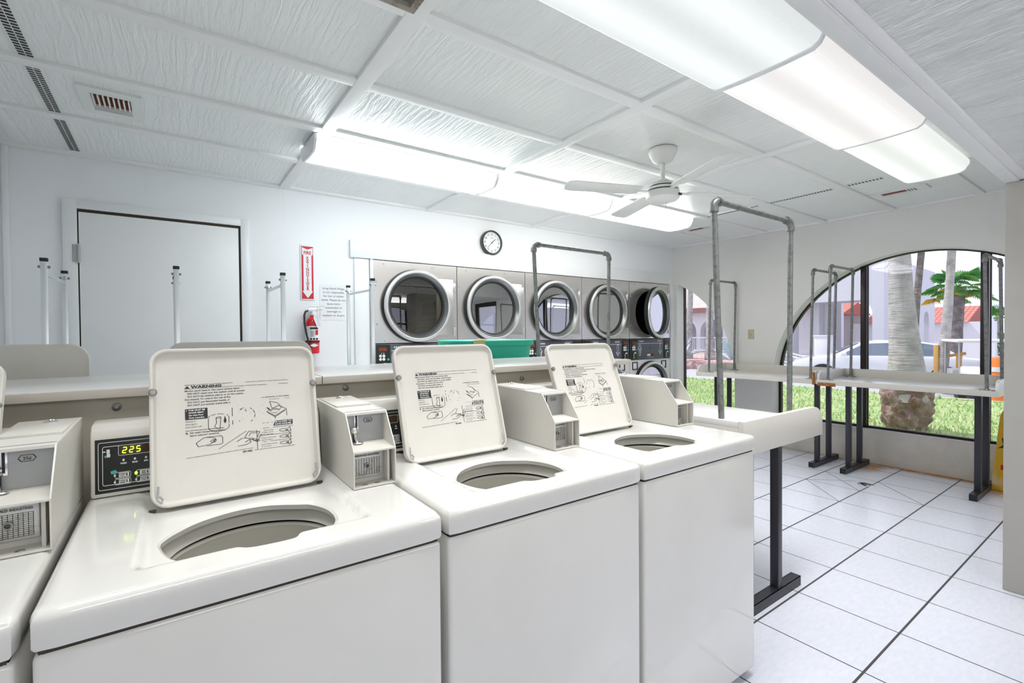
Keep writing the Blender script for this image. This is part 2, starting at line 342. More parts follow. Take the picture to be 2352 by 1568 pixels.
# ================================================================ THE ROOM
XR, YB, ZC = 5.79, 3.124, 2.46
XL, YF = -.70, -3.3
ZS = 2.045      # lower ceiling near the viewer
struct(MB().box(XL - .2, YF - .2, -.15, XR + .17, YB + .9, 0).build('floor', 'floor'))
mb = MB()
def ribbon(a, b, w=.004, z=.0008):
    a, b = Vector((*a, 0)), Vector((*b, 0)); d = (b - a).normalized(); s_ = Vector((-d.y, d.x, 0)) * w / 2
    mb.prism([((a + s_).x, (a + s_).y), ((a - s_).x, (a - s_).y), ((b - s_).x, (b - s_).y), ((b + s_).x, (b + s_).y)], 'Z', -.001, z)
ribbon((5.12, .985), (4.72, .579)); ribbon((4.72, .985), (4.317, .579)); ribbon((5.12, .579), (4.72, .171)); ribbon((4.72, .985), (5.0, .70), .003)
struct(mb.build('trim_1', 'grout'))
# ceiling
struct(MB().box(XL - .1, -.42, ZC, XR + .17, YB + .9, ZC + .15).build('ceiling', 'ceil'))
struct(MB().box(XL - .1, YF - .1, ZS, XR, -.475, ZC + .15).build('ceiling_lower', 'soffit'))
mb = MB().box(XL, -.47, 2.03, XR, -.418, ZC, .004); mb.box(XL, -.468, 2.022, 1.95, -.428, 2.032, .004); mb.box(XL, -.50, 2.034, XR, -.468, 2.06, .006)
struct(mb.build('trim_2', 'beam'))
# battens
mb = MB(); bw = .035
for x in (.90, 2.12, 3.33): mb.box(x - bw, -.42, ZC - .02, x + bw, YB, ZC + .01, .003)
for y in (.06, .665, 1.25, 1.86, 2.45):
    mb.box(XL, y - bw, ZC - .016, XR, y + bw, ZC + .01, .003)
mb.box(XL, YB - .05, ZC - .016, XR, YB, ZC + .01, .003); mb.box(XL, -.42, ZC - .018, XL + .06, YB, ZC + .01, .003); mb.box(XR - .05, -.42, ZC - .018, XR, YB, ZC + .01, .003)
mb.box(-.56, 1.0, ZC - .014, -.50, YB - .1, ZC + .01, .003)
struct(mb.build('trim_3', 'batten'))
# dark hatch edge in the ceiling grid
t_ = MB().box(.60, .60, ZC - .045, .875, .625, ZC + .005, .002); t_.box(.85, .10, ZC - .045, .875, .60, ZC + .005, .002); t_.box(.60, .10, ZC - .045, .625, .60, ZC + .005, .002); t_.box(.60, .10, ZC - .045, .85, .125, ZC + .005, .002)
mt_h = mat('hatch_wood', (.33, .29, .25), .8, mott=(20, (.12, .09, .07), .5, .65))
tag(t_.build('ceiling_hatch_frame', mt_h), 'weathered brown frame of a ceiling hatch at the top edge of the picture', 'hatch')
# walls
dy0, dy1, dz1 = 1.585, 5.70, 1.965
struct(walled([(XL - .1, 0), (XL - .1, ZC), (XR, ZC), (XR, 0)], [[(dy0, .004), (dy1, .004), (dy1, dz1), (dy0, dz1)]], YB, YB + .06, 'Y').build('wall_back', 'wallwhite'))
struct(MB().box(XL - .1, YB + .85, 0, XR + .17, YB + .9, ZC).build('wall_behind_dryers', 'wallwhite'))
struct(MB().box(XL - .1, YF, 0, XL, YB, ZC).build('wall_left', 'wallwhite'))
def arch(cy, zc, r, y0, y1, zs, n=40):
    pts = [(y0, zs)]
    a0 = PI if y0 <= cy - r + 1e-4 else PI - math.acos(max(-1, min(1, -(y0 - cy) / r)))
    ang0 = math.acos(max(-1, min(1, (y0 - cy) / r))); ang1 = math.acos(max(-1, min(1, (y1 - cy) / r)))
    for k in range(n + 1):
        a = ang0 + (ang1 - ang0) * k / n; pts.append((cy + r * math.cos(a), zc + r * math.sin(a)))
    pts.append((y1, zs)); return pts
A2 = arch(.48, .74, 1.32, -.84, 1.80, .31); A1 = arch(3.56, .74, 1.32, 2.24, 3.06, .31)
A3 = arch(-2.0, .74, .95, -2.95, -1.05, .31)
YR = YB + .85
struct(walled([(YF, 0), (YF, ZC), (YR, ZC), (YR, 0)], [A2, A1, [(-2.45, .004), (-1.30, .004), (-1.30, 2.02), (-2.45, 2.02)]], XR, XR + .20, 'X').build('wall_right', 'wallcream'))
struct(MB().box(XR - .012, -1.29, 0, XR + .001, YB, .335, .006).build('baseboard_right', 'sillwall'))
# front wall behind the viewer: arch windows and a glass door
F1 = arch(-.1 + 4.3, .74, 1.2, 3.0, 5.4, .31); F2 = arch(.9, .74, 1.2, -.3, 2.1, .31)
struct(walled([(XL, 0), (XL, ZC), (XR, ZC), (XR, 0)], [F1, F2], YF - .16, YF, 'Y').build('wall_front', 'wallcream'))
# pillar at right and beam end
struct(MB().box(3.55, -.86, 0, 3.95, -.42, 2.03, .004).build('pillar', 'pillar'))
# corner moulding and panels
mb = MB().box(XL, YB - .022, 0, -.60, YB, ZC - .015, .006); mb.box(-.625, YB - .035, 0, -.598, YB, ZC - .015, .006)
struct(mb.build('trim_4', 'trimwhite'))
struct(MB().box(1.40, YB - .028, 1.958, 5.64, YB, 2.105, .003).build('trim_5', 'trimwhite'))
mb = MB().box(1.435, YB - .014, 0, 1.562, YB, 1.955, .003); mb.box(1.566, YB - .03, 0, 1.592, YB, 1.955, .002); mb.box(5.70, YB - .03, 0, XR, YB, 1.956, .003)
struct(mb.build('trim_6', 'trimwhite'))
mb = MB()
for x in (.05, .90, 2.15): mb.box(x - .0015, YB - .0015, 2.19 if x < 1 else 2.11, x + .0015, YB, 2.44)
mb.box(1.268 - .0015, YB - .002, 0, 1.268 + .0015, YB, 1.0)
struct(mb.build('trim_7', 'wallwhite'))
# windows: frames, mullions, glass
def window(n, outline, mull, xf):
    f = MB(); inner = []
    cyy = sum(p[0] for p in outline) / len(outline); czz = sum(p[1] for p in outline) / len(outline)
    ring = [(cyy + (y - cyy) * .974, czz + (z - czz) * .974) for y, z in outline]
    fr = walled(outline, [ring], xf, xf + .045, 'X')
    for y in mull:
        zt = .74 + math.sqrt(max(0, 1.32 ** 2 - (y - .48) ** 2)) - .01
        fr.box(xf - .02, y - .026, .33, xf + .05, y + .026, zt, .003); fr.box(xf - .025, y - .045, .33, xf - .005, y - .035, zt, .002)
    w = fr.build('window_%d' % n, 'bronze'); struct(w)
    g = walled(ring, [], xf + .018, xf + .022, 'X').build('pane', 'glass', w)
    return w
window(1, A1, (), XR + .145); window(2, A2, (.95, .06), XR + .145)
def windowy(n, outline, mulls, yf):
    cx = sum(p[0] for p in outline) / len(outline); cz = sum(p[1] for p in outline) / len(outline)
    ring = [(cx + (x - cx) * .97, cz + (z - cz) * .97) for x, z in outline]
    fr = walled(outline, [ring], yf, yf + .045, 'Y')
    for x in mulls: fr.box(x - .03, yf - .02, .33, x + .03, yf + .05, 1.85, .003)
    fr.box(outline[0][0], yf, 1.45, outline[-1][0], yf + .04, 1.50, .003)
    w = struct(fr.build('window_%d' % n, 'bronze')); walled(ring, [], yf + .018, yf + .022, 'Y').build('pane', 'glass', w)
windowy(3, F1, (3.8, 4.6), YF - .12); windowy(4, F2, (.5, 1.3), YF - .12)
gd = struct(walled([(-2.45, .004), (-1.30, .004), (-1.30, 2.02), (-2.45, 2.02)], [[(-2.35, .12), (-1.40, .12), (-1.40, 1.92), (-2.35, 1.92)]], XR + .05, XR + .11, 'X').build('door_2', 'bronze'))
MB().box(XR + .077, -2.36, .11, XR + .083, -1.39, 1.93).build('pane', 'glass', gd)
# thin white reveal strips of the arches (painted lighter than the wall)
for n, A in ((8, A2), (9, A1)):
    ring = [(y, z) for y, z in A]
    cy = sum(p[0] for p in A) / len(A); cz = sum(p[1] for p in A) / len(A)
    inn = [(cy + (y - cy) * .993, cz + (z - cz) * .993) for y, z in A]
    struct(walled(A, [inn], XR - .004, XR + .142, 'X').build('trim_%d' % n, 'jamb'))
# utility door
mb = MB().box(-.368, YB - .02, 0, -.298, YB, 2.172, .003); mb.box(.602, YB - .02, 0, .654, YB, 2.172, .003); mb.box(-.30, YB - .02, 2.118, .605, YB, 2.172, .003)
d1 = struct(mb.build('door_1', 'trimwhite'))
MB().box(-.298, YB - .006, 0, .602, YB - .001, 2.118).build('door_gap', 'gap', d1)
MB().box(-.291, YB - .016, .01, .588, YB - .004, 2.098, .002).build('door_leaf', 'doorpaint', d1)
mb = MB().box(-.322, YB - .024, 1.78, -.285, YB - .014, 1.89, .002); mb.cyl((-.292, YB - .027, 1.775), (-.292, YB - .027, 1.895), .006, 10)
mb.build('hinge', 'grey', d1)

# ================================================================ LAMPS
def fixture(x0, x1, y0, y1, lensm, label, zb=2.36, zt=2.447, roll=0, front=False, ch=.045, down=0, dcol=(1, 1, 1)):
    g = 'fluorescent ceiling lamps'
    t = thing('ceiling_lamp', ((x0 + x1) / 2, (y0 + y1) / 2, zt), label, 'ceiling light', g)
    L = (x1 - x0) / 2; w = (y1 - y0) / 2; h = zt - zb
    prof = [(-w, 0), (-w, -h * .35), (-w + ch * .55, -h * .85), (-w + ch, -h * .97)]
    n = 8
    for k in range(n + 1):
        u = -w + ch + (2 * (w - ch)) * k / n; prof.append((u, -h - .006 * math.sin(PI * k / n)))
    prof += [(w - ch, -h * .97), (w - ch * .55, -h * .85), (w, -h * .35), (w, 0)]
    MB().prism(prof, 'X', -L + .012, L - .012).build('lens', lensm, t)
    e = [(y * 1.015, z * 1.03) for y, z in prof]
    for sx in (-1, 1):
        MB().prism(e, 'X', sx * L - .007, sx * L + .007, bev=.002).build('end_cap', 'trimwhite' if not front else 'vent', t)
    MB().box(-L, -w * .8, 0, L, w * .8, .013, .002).build('housing', 'trimwhite', t)
    if down:
        ld = bpy.data.lights.new('lamp_light', 'AREA'); ld.shape = 'RECTANGLE'; ld.size = 2 * L - .06; ld.size_y = 2 * w - .10; ld.energy = down; ld.spread = math.radians(84); ld.color = dcol
        lo_ = bpy.data.objects.new('lamp_light', ld); COL.objects.link(lo_); lo_.parent = t; lo_.location = (0, 0, -h - .012)
    if roll: t.rotation_euler = (roll, 0, 0)
    return t
fixture(.845, 2.06, 1.875, 2.215, 'lens_cool', 'bluish white strip lamp nearest the utility door, left end of the back row', 2.355, 2.44, roll=.05, down=DOWN_BACK, dcol=(.93, .97, 1))
fixture(2.075, 3.235, 1.88, 2.215, 'lens_warm', 'middle lamp of the back row, above the wall clock', down=DOWN_BACK)
fixture(3.25, 4.42, 1.90, 2.23, 'lens_warm', 'far lamp of the back row, ending near the small ceiling vent', down=DOWN_BACK)
fixture(.93, 2.135, -.175, .30, 'lens_white', 'widest ribbed lamp at the top edge of the picture, nearest the viewer', down=DOWN_MAIN * .62)
fixture(-.30, .915, -.175, .30, 'lens_white', 'added unseen fill lamp continuing the front row above the viewer, left of the widest ribbed lamp', down=DOWN_MAIN * .42)  # out of view, added to brighten the left washers and ceiling
fixture(2.15, 3.36, -.17, .285, 'lens_pink', 'faintly pink middle lamp of the front row', down=DOWN_MAIN * .45)
fixture(3.385, 4.56, -.10, .275, 'lens_green', 'greenish white lamp of the front row, closest to the arched window wall', 2.375, 2.447, down=DOWN_MAIN * .4)
# unseen fill lamps added on the lower ceiling to light the washer fronts
fixture(-.3, .95, -2.0, -1.6, 'lens_added', 'added fill lamp on the low ceiling behind the viewer, left', ZS - .09, ZS)
fixture(3.3, 4.55, -2.0, -1.6, 'lens_added', 'added fill lamp on the low ceiling behind the viewer, by the side window', ZS - .09, ZS)
fixture(1.5, 2.75, -2.0, -1.6, 'lens_added', 'added fill lamp on the low ceiling behind the viewer, middle of three', ZS - .09, ZS)

# ================================================================ CEILING FITTINGS
def slot_strip(x, y0, y1, label, w=.022):
    t = thing('vent_strip', (x, (y0 + y1) / 2, ZC), label, 'vent', 'ceiling vent strips'); L = (y1 - y0) / 2
    MB().box(-w - .012, -L, -.006, w + .012, L, .004, .001).build('strip_frame', 'vent', t)
    m = MB(); n = max(4, int(2 * L / .022))
    for k in range(n):
        y = -L + (k + .5) * 2 * L / n
        m.box(-w, y - .0055, -.0075, -.002, y + .0055, -.0055); m.box(.002, y - .0055, -.0075, w, y + .0055, -.0055)
    m.build('slots', 'rubber', t)
slot_strip(-.29, 1.0, 1.815, 'long slotted vent strip cut by the left edge of the picture')
slot_strip(-.29, 1.905, 2.405, 'slotted vent strip beside the square air vent, upper left')
slot_strip(-.29, 2.495, 3.03, 'slotted vent strip running to the wall over the utility door')
slot_strip(4.55, .38, .61, 'slotted vent strip half hidden by the greenish lamp', .016)
slot_strip(4.55, .72, 1.21, 'slotted vent strip right of the fan, second from the greenish lamp', .016)
slot_strip(4.55, 1.32, 1.82, 'slotted vent strip seen behind the tall pipe rack top', .016)
slot_strip(4.60, -.38, -.14, 'short slotted vent strip beyond the end of the front lamp row', .016)
def air_vent(cx, cy, w, d, label, rows):
    t = thing('air_vent', (cx, cy, ZC), label, 'vent', 'ceiling air vents')
    f = walled(rrect(w, d, .004, 2), [rrect(w * .62, d * .62, .003, 2)[::-1]], -.012, .004, 'Z'); f.build('frame', 'vent', t)
    MB().box(-w * .31, -d * .31, -.003, w * .31, d * .31, .003).build('duct', 'rust', t)
    s_ = MB()
    for k in range(rows):
        u = -w * .28 + w * .56 * k / (rows - 1)
        if rows > 5: s_.box(u - .003, -d * .31, -.02, u + .003, d * .08, -.006)
        else: s_.box(-w * .31, -d * .31 + .02 * k, -.010, w * .31, -d * .31 + .008 + .02 * k, -.004)
    for k in range(4 if rows > 5 else 0): s_.box(-w * .31, d * (.12 + .05 * k), -.018, w * .31, d * (.13 + .05 * k), -.006)
    s_.build('louvre', 'vent', t)
air_vent(-.045, 2.14, .24, .32, 'square louvred air vent in the ceiling above the utility door', 8)
air_vent(5.09, .43, .15, .38, 'rusty air vent close to the arched window, beside the front lamp row', 4)
air_vent(4.95, 2.18, .14, .40, 'rusty air vent beyond the end of the back lamp row', 4)
# ceiling fan
fan = thing('ceiling_fan', (2.712, .975, 2.455), 'white ceiling fan with long drop rod and slotted round motor', 'fan')
MB().lathe([(.0, 0), (.085, 0), (.088, -.012), (.083, -.03), (.06, -.07), (.03, -.085), (0, -.085)], n=40).build('canopy', 'fanwhite', fan)
MB().cyl((0, 0, -.08), (0, 0, -.21), .014, 16).build('drop_rod', 'fanwhite', fan)
mo = MB().lathe([(0, -.19), (.03, -.19), (.045, -.205), (.075, -.215), (.085, -.225), (.085, -.229), (.079, -.231), (.079, -.236), (.092, -.24), (.098, -.25), (.098, -.254), (.090, -.256), (.090, -.262), (.101, -.265), (.103, -.285), (.100, -.305), (.085, -.318), (.06, -.323), (.045, -.33), (0, -.332)], n=56).build('motor', 'fanwhite', fan)
mb = MB()
for z, r in ((-.2335, .0805), (-.259, .0915), (-.2195, .078)): mb.lathe([(r, z - .0025), (r, z + .0025)], n=56)
mb.build('motor_slot', 'rubber', mo)
MB().box(.02, -.1055, -.30, .05, -.098, -.288, .001).build('maker_label', 'ink', mo)
MB().tube([(0.004, -.02, -.33), (0.004, -.02, -.42)], .0012, 6).build('pull_chain', 'grey', fan)
for k in range(4):
    a = math.radians(-22 + 90 * k)
    br = MB(); br.T = Matrix.Rotation(a, 4, 'Z'); br.box(.085, -.012, -.268, .19, .012, -.262, .002)
    bo = br.build('blade_arm', 'fanwhite', fan)
    bl = MB(); bl.T = Matrix.Rotation(a, 4, 'Z') @ Matrix.Translation((0, 0, -.262)) @ Matrix.Rotation(.14, 4, 'X')
    bl.prism([(.16, -.045), (.20, -.055), (.60, -.066), (.64, -.055), (.655, 0), (.64, .055), (.60, .066), (.20, .055), (.16, .045)], 'Z', -.003, .003, bev=.001)
    bl.build('blade', 'fanwhite', fan)

# ================================================================ BACK WALL THINGS
# clock
ck = thing('wall_clock', (2.805, YB, 2.222), 'round dark-rimmed wall clock with white face above the dryers', 'clock')
MB().lathe([(.118, 0), (.122, .01), (.122, .044), (.116, .052), (.108, .050), (.106, .040), (.106, .0)], axis='Y', n=64).build('case', 'clockdark', ck)
MB().lathe([(0, .032), (.107, .032)], axis='Y', n=64).build('dial', 'paper', ck)
mb = MB()
for h in range(1, 13):
    a = PI / 2 - h * PI / 6; mb.text(str(h), .026, (.082 * math.cos(a), -.0335, .082 * math.sin(a) - .009), bold=.0004)
mb.text('', .01, (0, -.0335, .05)); mb.box(-.018, -.0335, .046, .018, -.0331, .049)
for k in range(60):
    a = k * PI / 30; r0 = .099 if k % 5 else .096
    mb.T = Matrix.Rotation(a, 4, 'Y'); mb.box(-.0005, -.0335, r0, .0005, -.0331, .103)
mb.T = Matrix.Identity(4); mb.build('numerals', 'ink', ck)
mb = MB(); mb.T = Matrix.Rotation(math.radians(49), 4, 'Y'); mb.box(-.0028, -.038, -.012, .0028, -.0365, .055)
mb.T = Matrix.Rotation(math.radians(223), 4, 'Y'); mb.box(-.0016, -.041, -.01, .0016, -.0395, .084); mb.T = Matrix.Identity(4)
mb.lathe([(0, .043), (.005, .043), (.005, .03)], axis='Y', n=16); mb.build('hands', 'ink', ck)
# fire sign
sg = thing('fire_sign', (1.066, YB - .002, 1.81), 'tall red and white FIRE EXTINGUISHER arrow sign on the wall', 'sign')
MB().box(-.053, -.004, -.222, .053, 0, .215, .001).build('sign_board', 'paper', sg)
MB().box(-.044, -.0052, -.212, .044, -.0038, .205).build('red_field', 'redink', sg)
MB().prism([(-.040, .196), (0, .180), (.040, .196), (.040, .142), (.030, .132), (.030, -.150), (.040, -.150), (0, -.205), (-.040, -.150), (-.030, -.150), (-.030, .132), (-.040, .142)], 'Y', -.0065, -.005).build('arrow', 'paper', sg)
mb = MB().text('FIRE', .036, (0, -.0072, .142), bold=.0012, xs=.86)
for k, c in enumerate('EXTINGUISHER'): mb.text(c, .029, (0, -.0072, .104 - k * .0225), bold=.001)
mb.build('lettering', 'redink', sg)
# notice
nt = thing('paper_notice', (1.266, YB - .001, 1.575), 'white paper notice about lost or stolen items taped by the red extinguisher', 'notice')
MB().box(-.108, -.0012, -.145, .108, 0, .145).build('sheet', 'paper', nt)
mb = MB()
for k, s_ in enumerate(('Long Island Village', 'is not responsible', 'for lost or stolen', 'items. Please do not', 'leave items', 'unattended or', 'overnight in', 'washers or dryers.')):
    mb.text(s_, .0235, (0, -.0022, .108 - k * .0315))
mt_nt = mat('notice_ink', (.10, .11, .13), .6); mb.build('lettering', mt_nt, nt)
# extinguisher
ex = thing('fire_extinguisher', (1.083, YB - .062, 1.165), 'red fire extinguisher with black hose hung on the wall', 'fire extinguisher')
MB().lathe([(0, 0), (.046, 0), (.051, .006), (.051, .235), (.045, .262), (.030, .280), (.018, .287), (.018, .30), (0, .30)], n=40).build('cylinder', 'red', ex)
MB().lathe([(.0518, .105), (.0518, .215)], n=40).build('label_band', 'paper', ex)
mb = MB(); 
for k, s_ in enumerate(('METRO', '', 'ABC', '')):
    pass
mb.box(-.03, -.0535, .19, .03, -.0522, .206); 
for z in (.172, .160, .148, .136): mb.box(-.026, -.0533, z, .004, -.0522, z + .004)
for x in (-.03, -.008, .014): mb.box(x, -.0535, .108, x + .015, -.0522, .122)
mb.build('label_print', 'ink', ex)
MB().box(.010, -.0537, .145, .030, -.0524, .183).build('label_red_print', 'redink', ex)
MB().lathe([(.0523, .086), (.0535, .088), (.0535, .098), (.0523, .10)], n=40).build('strap', 'rubber', ex)
mb = MB().cyl((0, 0, .295), (0, 0, .335), .016, 16); mb.box(-.035, -.012, .325, .04, .012, .352, .004); mb.box(-.02, -.008, .345, .078, .008, .358, .003); mb.box(-.02, -.007, .37, .05, .007, .378, .003); mb.tube([(.05, 0, .374), (.075, 0, .381), (.095, 0, .374)], .004, 6)
mb.build('valve', 'alu', ex)
MB().lathe([(0, .0), (.016, .0), (.017, .006), (.015, .01), (0, .01)], c=(.012, -.016, .317), axis='Y', n=24).build('pressure_gauge', 'paper', ex)
MB().tube([(-.03, -.005, .336), (-.05, -.01, .33), (-.062, -.02, .30), (-.064, -.03, .24), (-.055, -.045, .16), (-.042, -.056, .09), (-.038, -.058, .06)], .0075, 12).build('hose', 'rubber', ex)
MB().cyl((-.041, -.057, .085), (-.036, -.059, .035), .0095, 14, .012).build('nozzle', 'rubber', ex)
MB().prism([(.0, .30), (.028, .298), (.052, .205), (.024, .200), (-.005, .275)], 'Y', -.064, -.0628).build('inspection_tag', 'paper', ex)
mb = MB()
for k in range(6): mb.box(.012 + k * .003, -.0648, .285 - k * .013, .032 + k * .0028, -.0641, .2875 - k * .013)
mb.build('tag_print', 'grey', ex)
MB().prism([(0, .078), (.034, .064), (0, .050), (-.034, .064)], 'Y', -.0535, -.0515).build('maker_badge', 'paper', ex)
MB().tube([(.03, -.01, .345), (.035, -.03, .36), (.055, -.03, .37), (.05, -.03, .345), (.03, -.03, .335)], .002, 6).build('pull_ring', 'grey', ex)
# light switch on right wall
sw = thing('light_switch', (XR, 2.04, 1.278), 'ivory light switch on the cream wall between the arches', 'light switch')
MB().box(-.007, -.036, -.057, 0, .036, .057, .003).build('cover_plate', 'ivory', sw)
MB().box(-.016, -.005, -.012, -.006, .005, .010, .002).build('toggle', 'ivory', sw)
# floor drain
dr = thing('floor_drain', (4.955, .615, 0), 'round metal floor drain in the tiled floor', 'drain')
MB().lathe([(0, .003), (.05, .003), (.056, .0015), (.058, 0)], n=32).build('grate', 'chrome', dr)
mb = MB()
for k in range(-2, 3): mb.box(-.03, k * .015 - .003, .0028, .03, k * .015 + .003, .0036)
mb.build('slots', 'rubber', dr)

# ================================================================ DRYERS
def ring_door(mb_r, mb_i, c, r):
    pass
def make_dryer(first):
    t = thing('stack_dryer', (0, 0, 0), '', 'dryer', 'stacked tumble dryers')
    w = .818; y0 = 0.0
    b = MB().box(.002, 0.004, 0, w, .70, 1.955); bmesh.ops.delete(b.bm, geom=[f for f in b.bm.faces if f.calc_center_median().y < .01], context='FACES'); b.box(.002, .001, .952, w, .006, .970); b.build('cabinet', 'dryerwhite', t)
    up = walled([(.004, 1.235), (w - .002, 1.235), (w - .002, 1.952), (.004, 1.952)], [[(.40 + .285 * math.cos(a * PI / 24), 1.565 + .285 * math.sin(a * PI / 24)) for a in range(48)]], -.004, .006, 'Y')
    f = up.build('upper_front_panel', 'stainless', t)
    mb = MB()
    for (x, z) in ((.10, 1.925), (.56, 1.925), (.03, 1.77), (.03, 1.40), (.10, 1.252), (.66, 1.252)): mb.lathe([(.0, .008), (.006, .007), (.008, .004), (.008, 0)], c=(x, 0, z), axis='Y', n=14)
    mb.build('screw', 'grey', f)
    hp = MB().box(.60, -.009, 1.30, .778, -.003, 1.825, .002).build('door_hinge_plate', 'plate', f)
    mb = MB()
    for z in (1.34, 1.76): mb.box(.778, -.016, z - .05, .796, -.002, z + .03, .002)
    mb.build('hinge', 'alu', f)
    for zc, half in ((1.565, 'upper_door'), (.61, 'lower_door')):
        R_ = .325
        d = MB().lathe([(R_ - .004, .046), (R_ - .001, .052), (R_ - .006, .064), (R_ - .014, .069), (R_ - .026, .071), (R_ - .033, .068)], c=(0, 0, 0), axis='Y', n=72)
        do = d.build(half, 'ring', t); do.location = (.40 + .0, -.004, zc)
        MB().lathe([(R_ - .033, .068), (R_ - .048, .052), (R_ - .058, .040), (R_ - .061, .034)], axis='Y', n=72).build('inner_bevel', 'ringdark', do)
        MB().lathe([(R_ + .004, .0), (R_ + .006, .010), (R_ + .003, .026), (R_ - .004, .030), (R_ - .004, .050)], axis='Y', n=72).build('gasket', 'rubber', do)
        MB().lathe([(R_ - .060, .038), (R_ - .066, .034), (R_ - .072, .031), (R_ - .076, .018), (R_ - .078, .0)], axis='Y', n=72).build('window_seal', 'rubber', do)
        MB().lathe([(0, .0180), (.10, .0179), (.20, .0176), (R_ - .074, .017)], axis='Y', n=64).build('window_glass', 'doorglass', do)
    lw = walled([(.004, .03), (w - .002, .03), (w - .002, .955), (.004, .955)], [[(.40 + .285 * math.cos(a * PI / 24), .61 + .285 * math.sin(a * PI / 24)) for a in range(48)]], -.004, .006, 'Y')
    lo = lw.build('lower_front_panel', 'dryerwhite', t)
    for x in (.10, .68):
        k = walled(rrect(.10, .10, .004, 2, x, .885), [rrect(.08, .08, .003, 2, x, .885)[::-1]], -.012, -.003, 'Y').build('latch_frame', 'rubber', lo)
    for x in (.10, .68):
        MB().box(x - .03, -.010, .855, x + .03, -.004, .915, .004).build('latch_plate', 'paper', lo); 
    for zc in (1.565, .61):
        # drum behind the glass
        pass
    return t
def drum(t, zc, mname):
    MB().lathe([(.285, .006), (.31, -.03), (.33, -.05), (.33, -.58), (.0, -.58)], c=(.40, 0, zc), axis='Y', n=48).build('drum', mname, t)
def controls(t):
    c = MB().box(.012, -.012, .962, .808, -.002, 1.228, .003).build('control_panel', 'ctlgrey', t)
    for x0, lab in ((.012, 0), (.668, 1)):
        MB().box(x0 + .004, -.016, .968, x0 + .132, -.010, 1.222, .003).build('keypad', 'panelblack', c)
        MB().box(x0 + .03, -.0175, 1.165, x0 + .10, -.0158, 1.195, .001).build('display', 'rust', c)
        m = MB()
        for kx in range(2):
            for kz in range(2): m.lathe([(0, .0175), (.013, .0175), (.013, .015)], c=(x0 + .042 + kx * .03, 0, 1.095 + kz * .028), axis='Y', n=16)
        m.box(x0 + .07, -.0175, 1.045, x0 + .10, -.0158, 1.06, .001); m.box(x0 + .045, -.0175, .985, x0 + .075, -.0158, .990)
        m.tube([(x0 + .07, -.0168, 1.05), (x0 + .055, -.0168, 1.03), (x0 + .06, -.0168, 1.0)], .003, 6); m.box(x0 + .05, -.0175, 1.138, x0 + .054, -.0158, 1.152); m.box(x0 + .07, -.0175, 1.138, x0 + .074, -.0158, 1.152)
        m.build('buttons', 'whiteink', c)
        MB().lathe([(0, .0178), (.010, .0178), (.010, .015)], c=(x0 + .112, 0, 1.092), axis='Y', n=16).build('start_button', 'teal', c)
    for s_, x in ((1, .19), (-1, .60)):
        pts = [(0, .07), (.034, .02), (.014, .02), (.014, -.075), (-.014, -.075), (-.014, .02), (-.034, .02)]
        out = [(x + u, 1.09 + s_ * v) for u, v in pts]; cx, cz = x, 1.09
        inn = [(cx + (u - cx) * .78, cz + (v - cz) * .90 - .001) for u, v in out]
        walled(out, [inn], -.0135, -.0118, 'Y').build('arrow', 'whiteink', c)
    m = MB()
    for q in (.18, .197, .214, .231, .248, .55, .567, .584, .601, .618): m.box(q, -.0135, 1.19, q + .010, -.0118, 1.203)
    m.box(.155, -.0135, 1.165, .66, -.0118, 1.170); m.box(.33, -.0135, .985, .47, -.0118, .988); m.box(.335, -.016, 1.005, .40, -.0118, 1.03, .002)
    m.build('panel_print', 'whiteink', c)
    MB().text('SpeedQueen', .021, (.395, -.0128, 1.052), bold=.0006).build('brand_lettering', 'redink', c)
    k = MB().box(.40, -.0165, 1.005, .455, -.0118, 1.03, .001); k.lathe([(0, .015), (.010, .015), (.010, .011)], c=(.39, 0, 1.11), axis='Y', n=16); k.build('coin_slot', 'ink', c)
DL = ['steel stacked dryer at the left end of the row, beside the aluminium strip',
      'steel stacked dryer second from the left, above the green basket',
      'steel stacked dryer in the middle of the row, under the pipe rack bar',
      'steel stacked dryer fourth from the left, just right of the pipe rack',
      'steel stacked dryer at the right end by the window, its upper door ajar']
dx = [1.592, 2.412, 3.232, 4.052, 4.874]
for k in range(5):
    d = make_dryer(k == 0) if k == 0 else None
    if k == 0:
        proto = d; controls(proto); drum(proto, 1.565, 'drum'); drum(proto, .61, 'drum')
    else:
        d = copy_tree(proto)
    d.location = (dx[k], YB - .012, 0); d['label'] = DL[k]
    d.scale = (1, 1, 1)
    if k == 4:
        for ch in [o for o in bpy.data.objects if o.parent == d and o.name.startswith('upper_door')]:
            # swing about the hinge on its right side
            hx = .78; a = math.radians(13)
            ch.location = (hx - (hx - .40) * math.cos(a), -.004 - (hx - .40) * math.sin(a) * 1.0, 1.565); ch.rotation_euler = (0, 0, a)
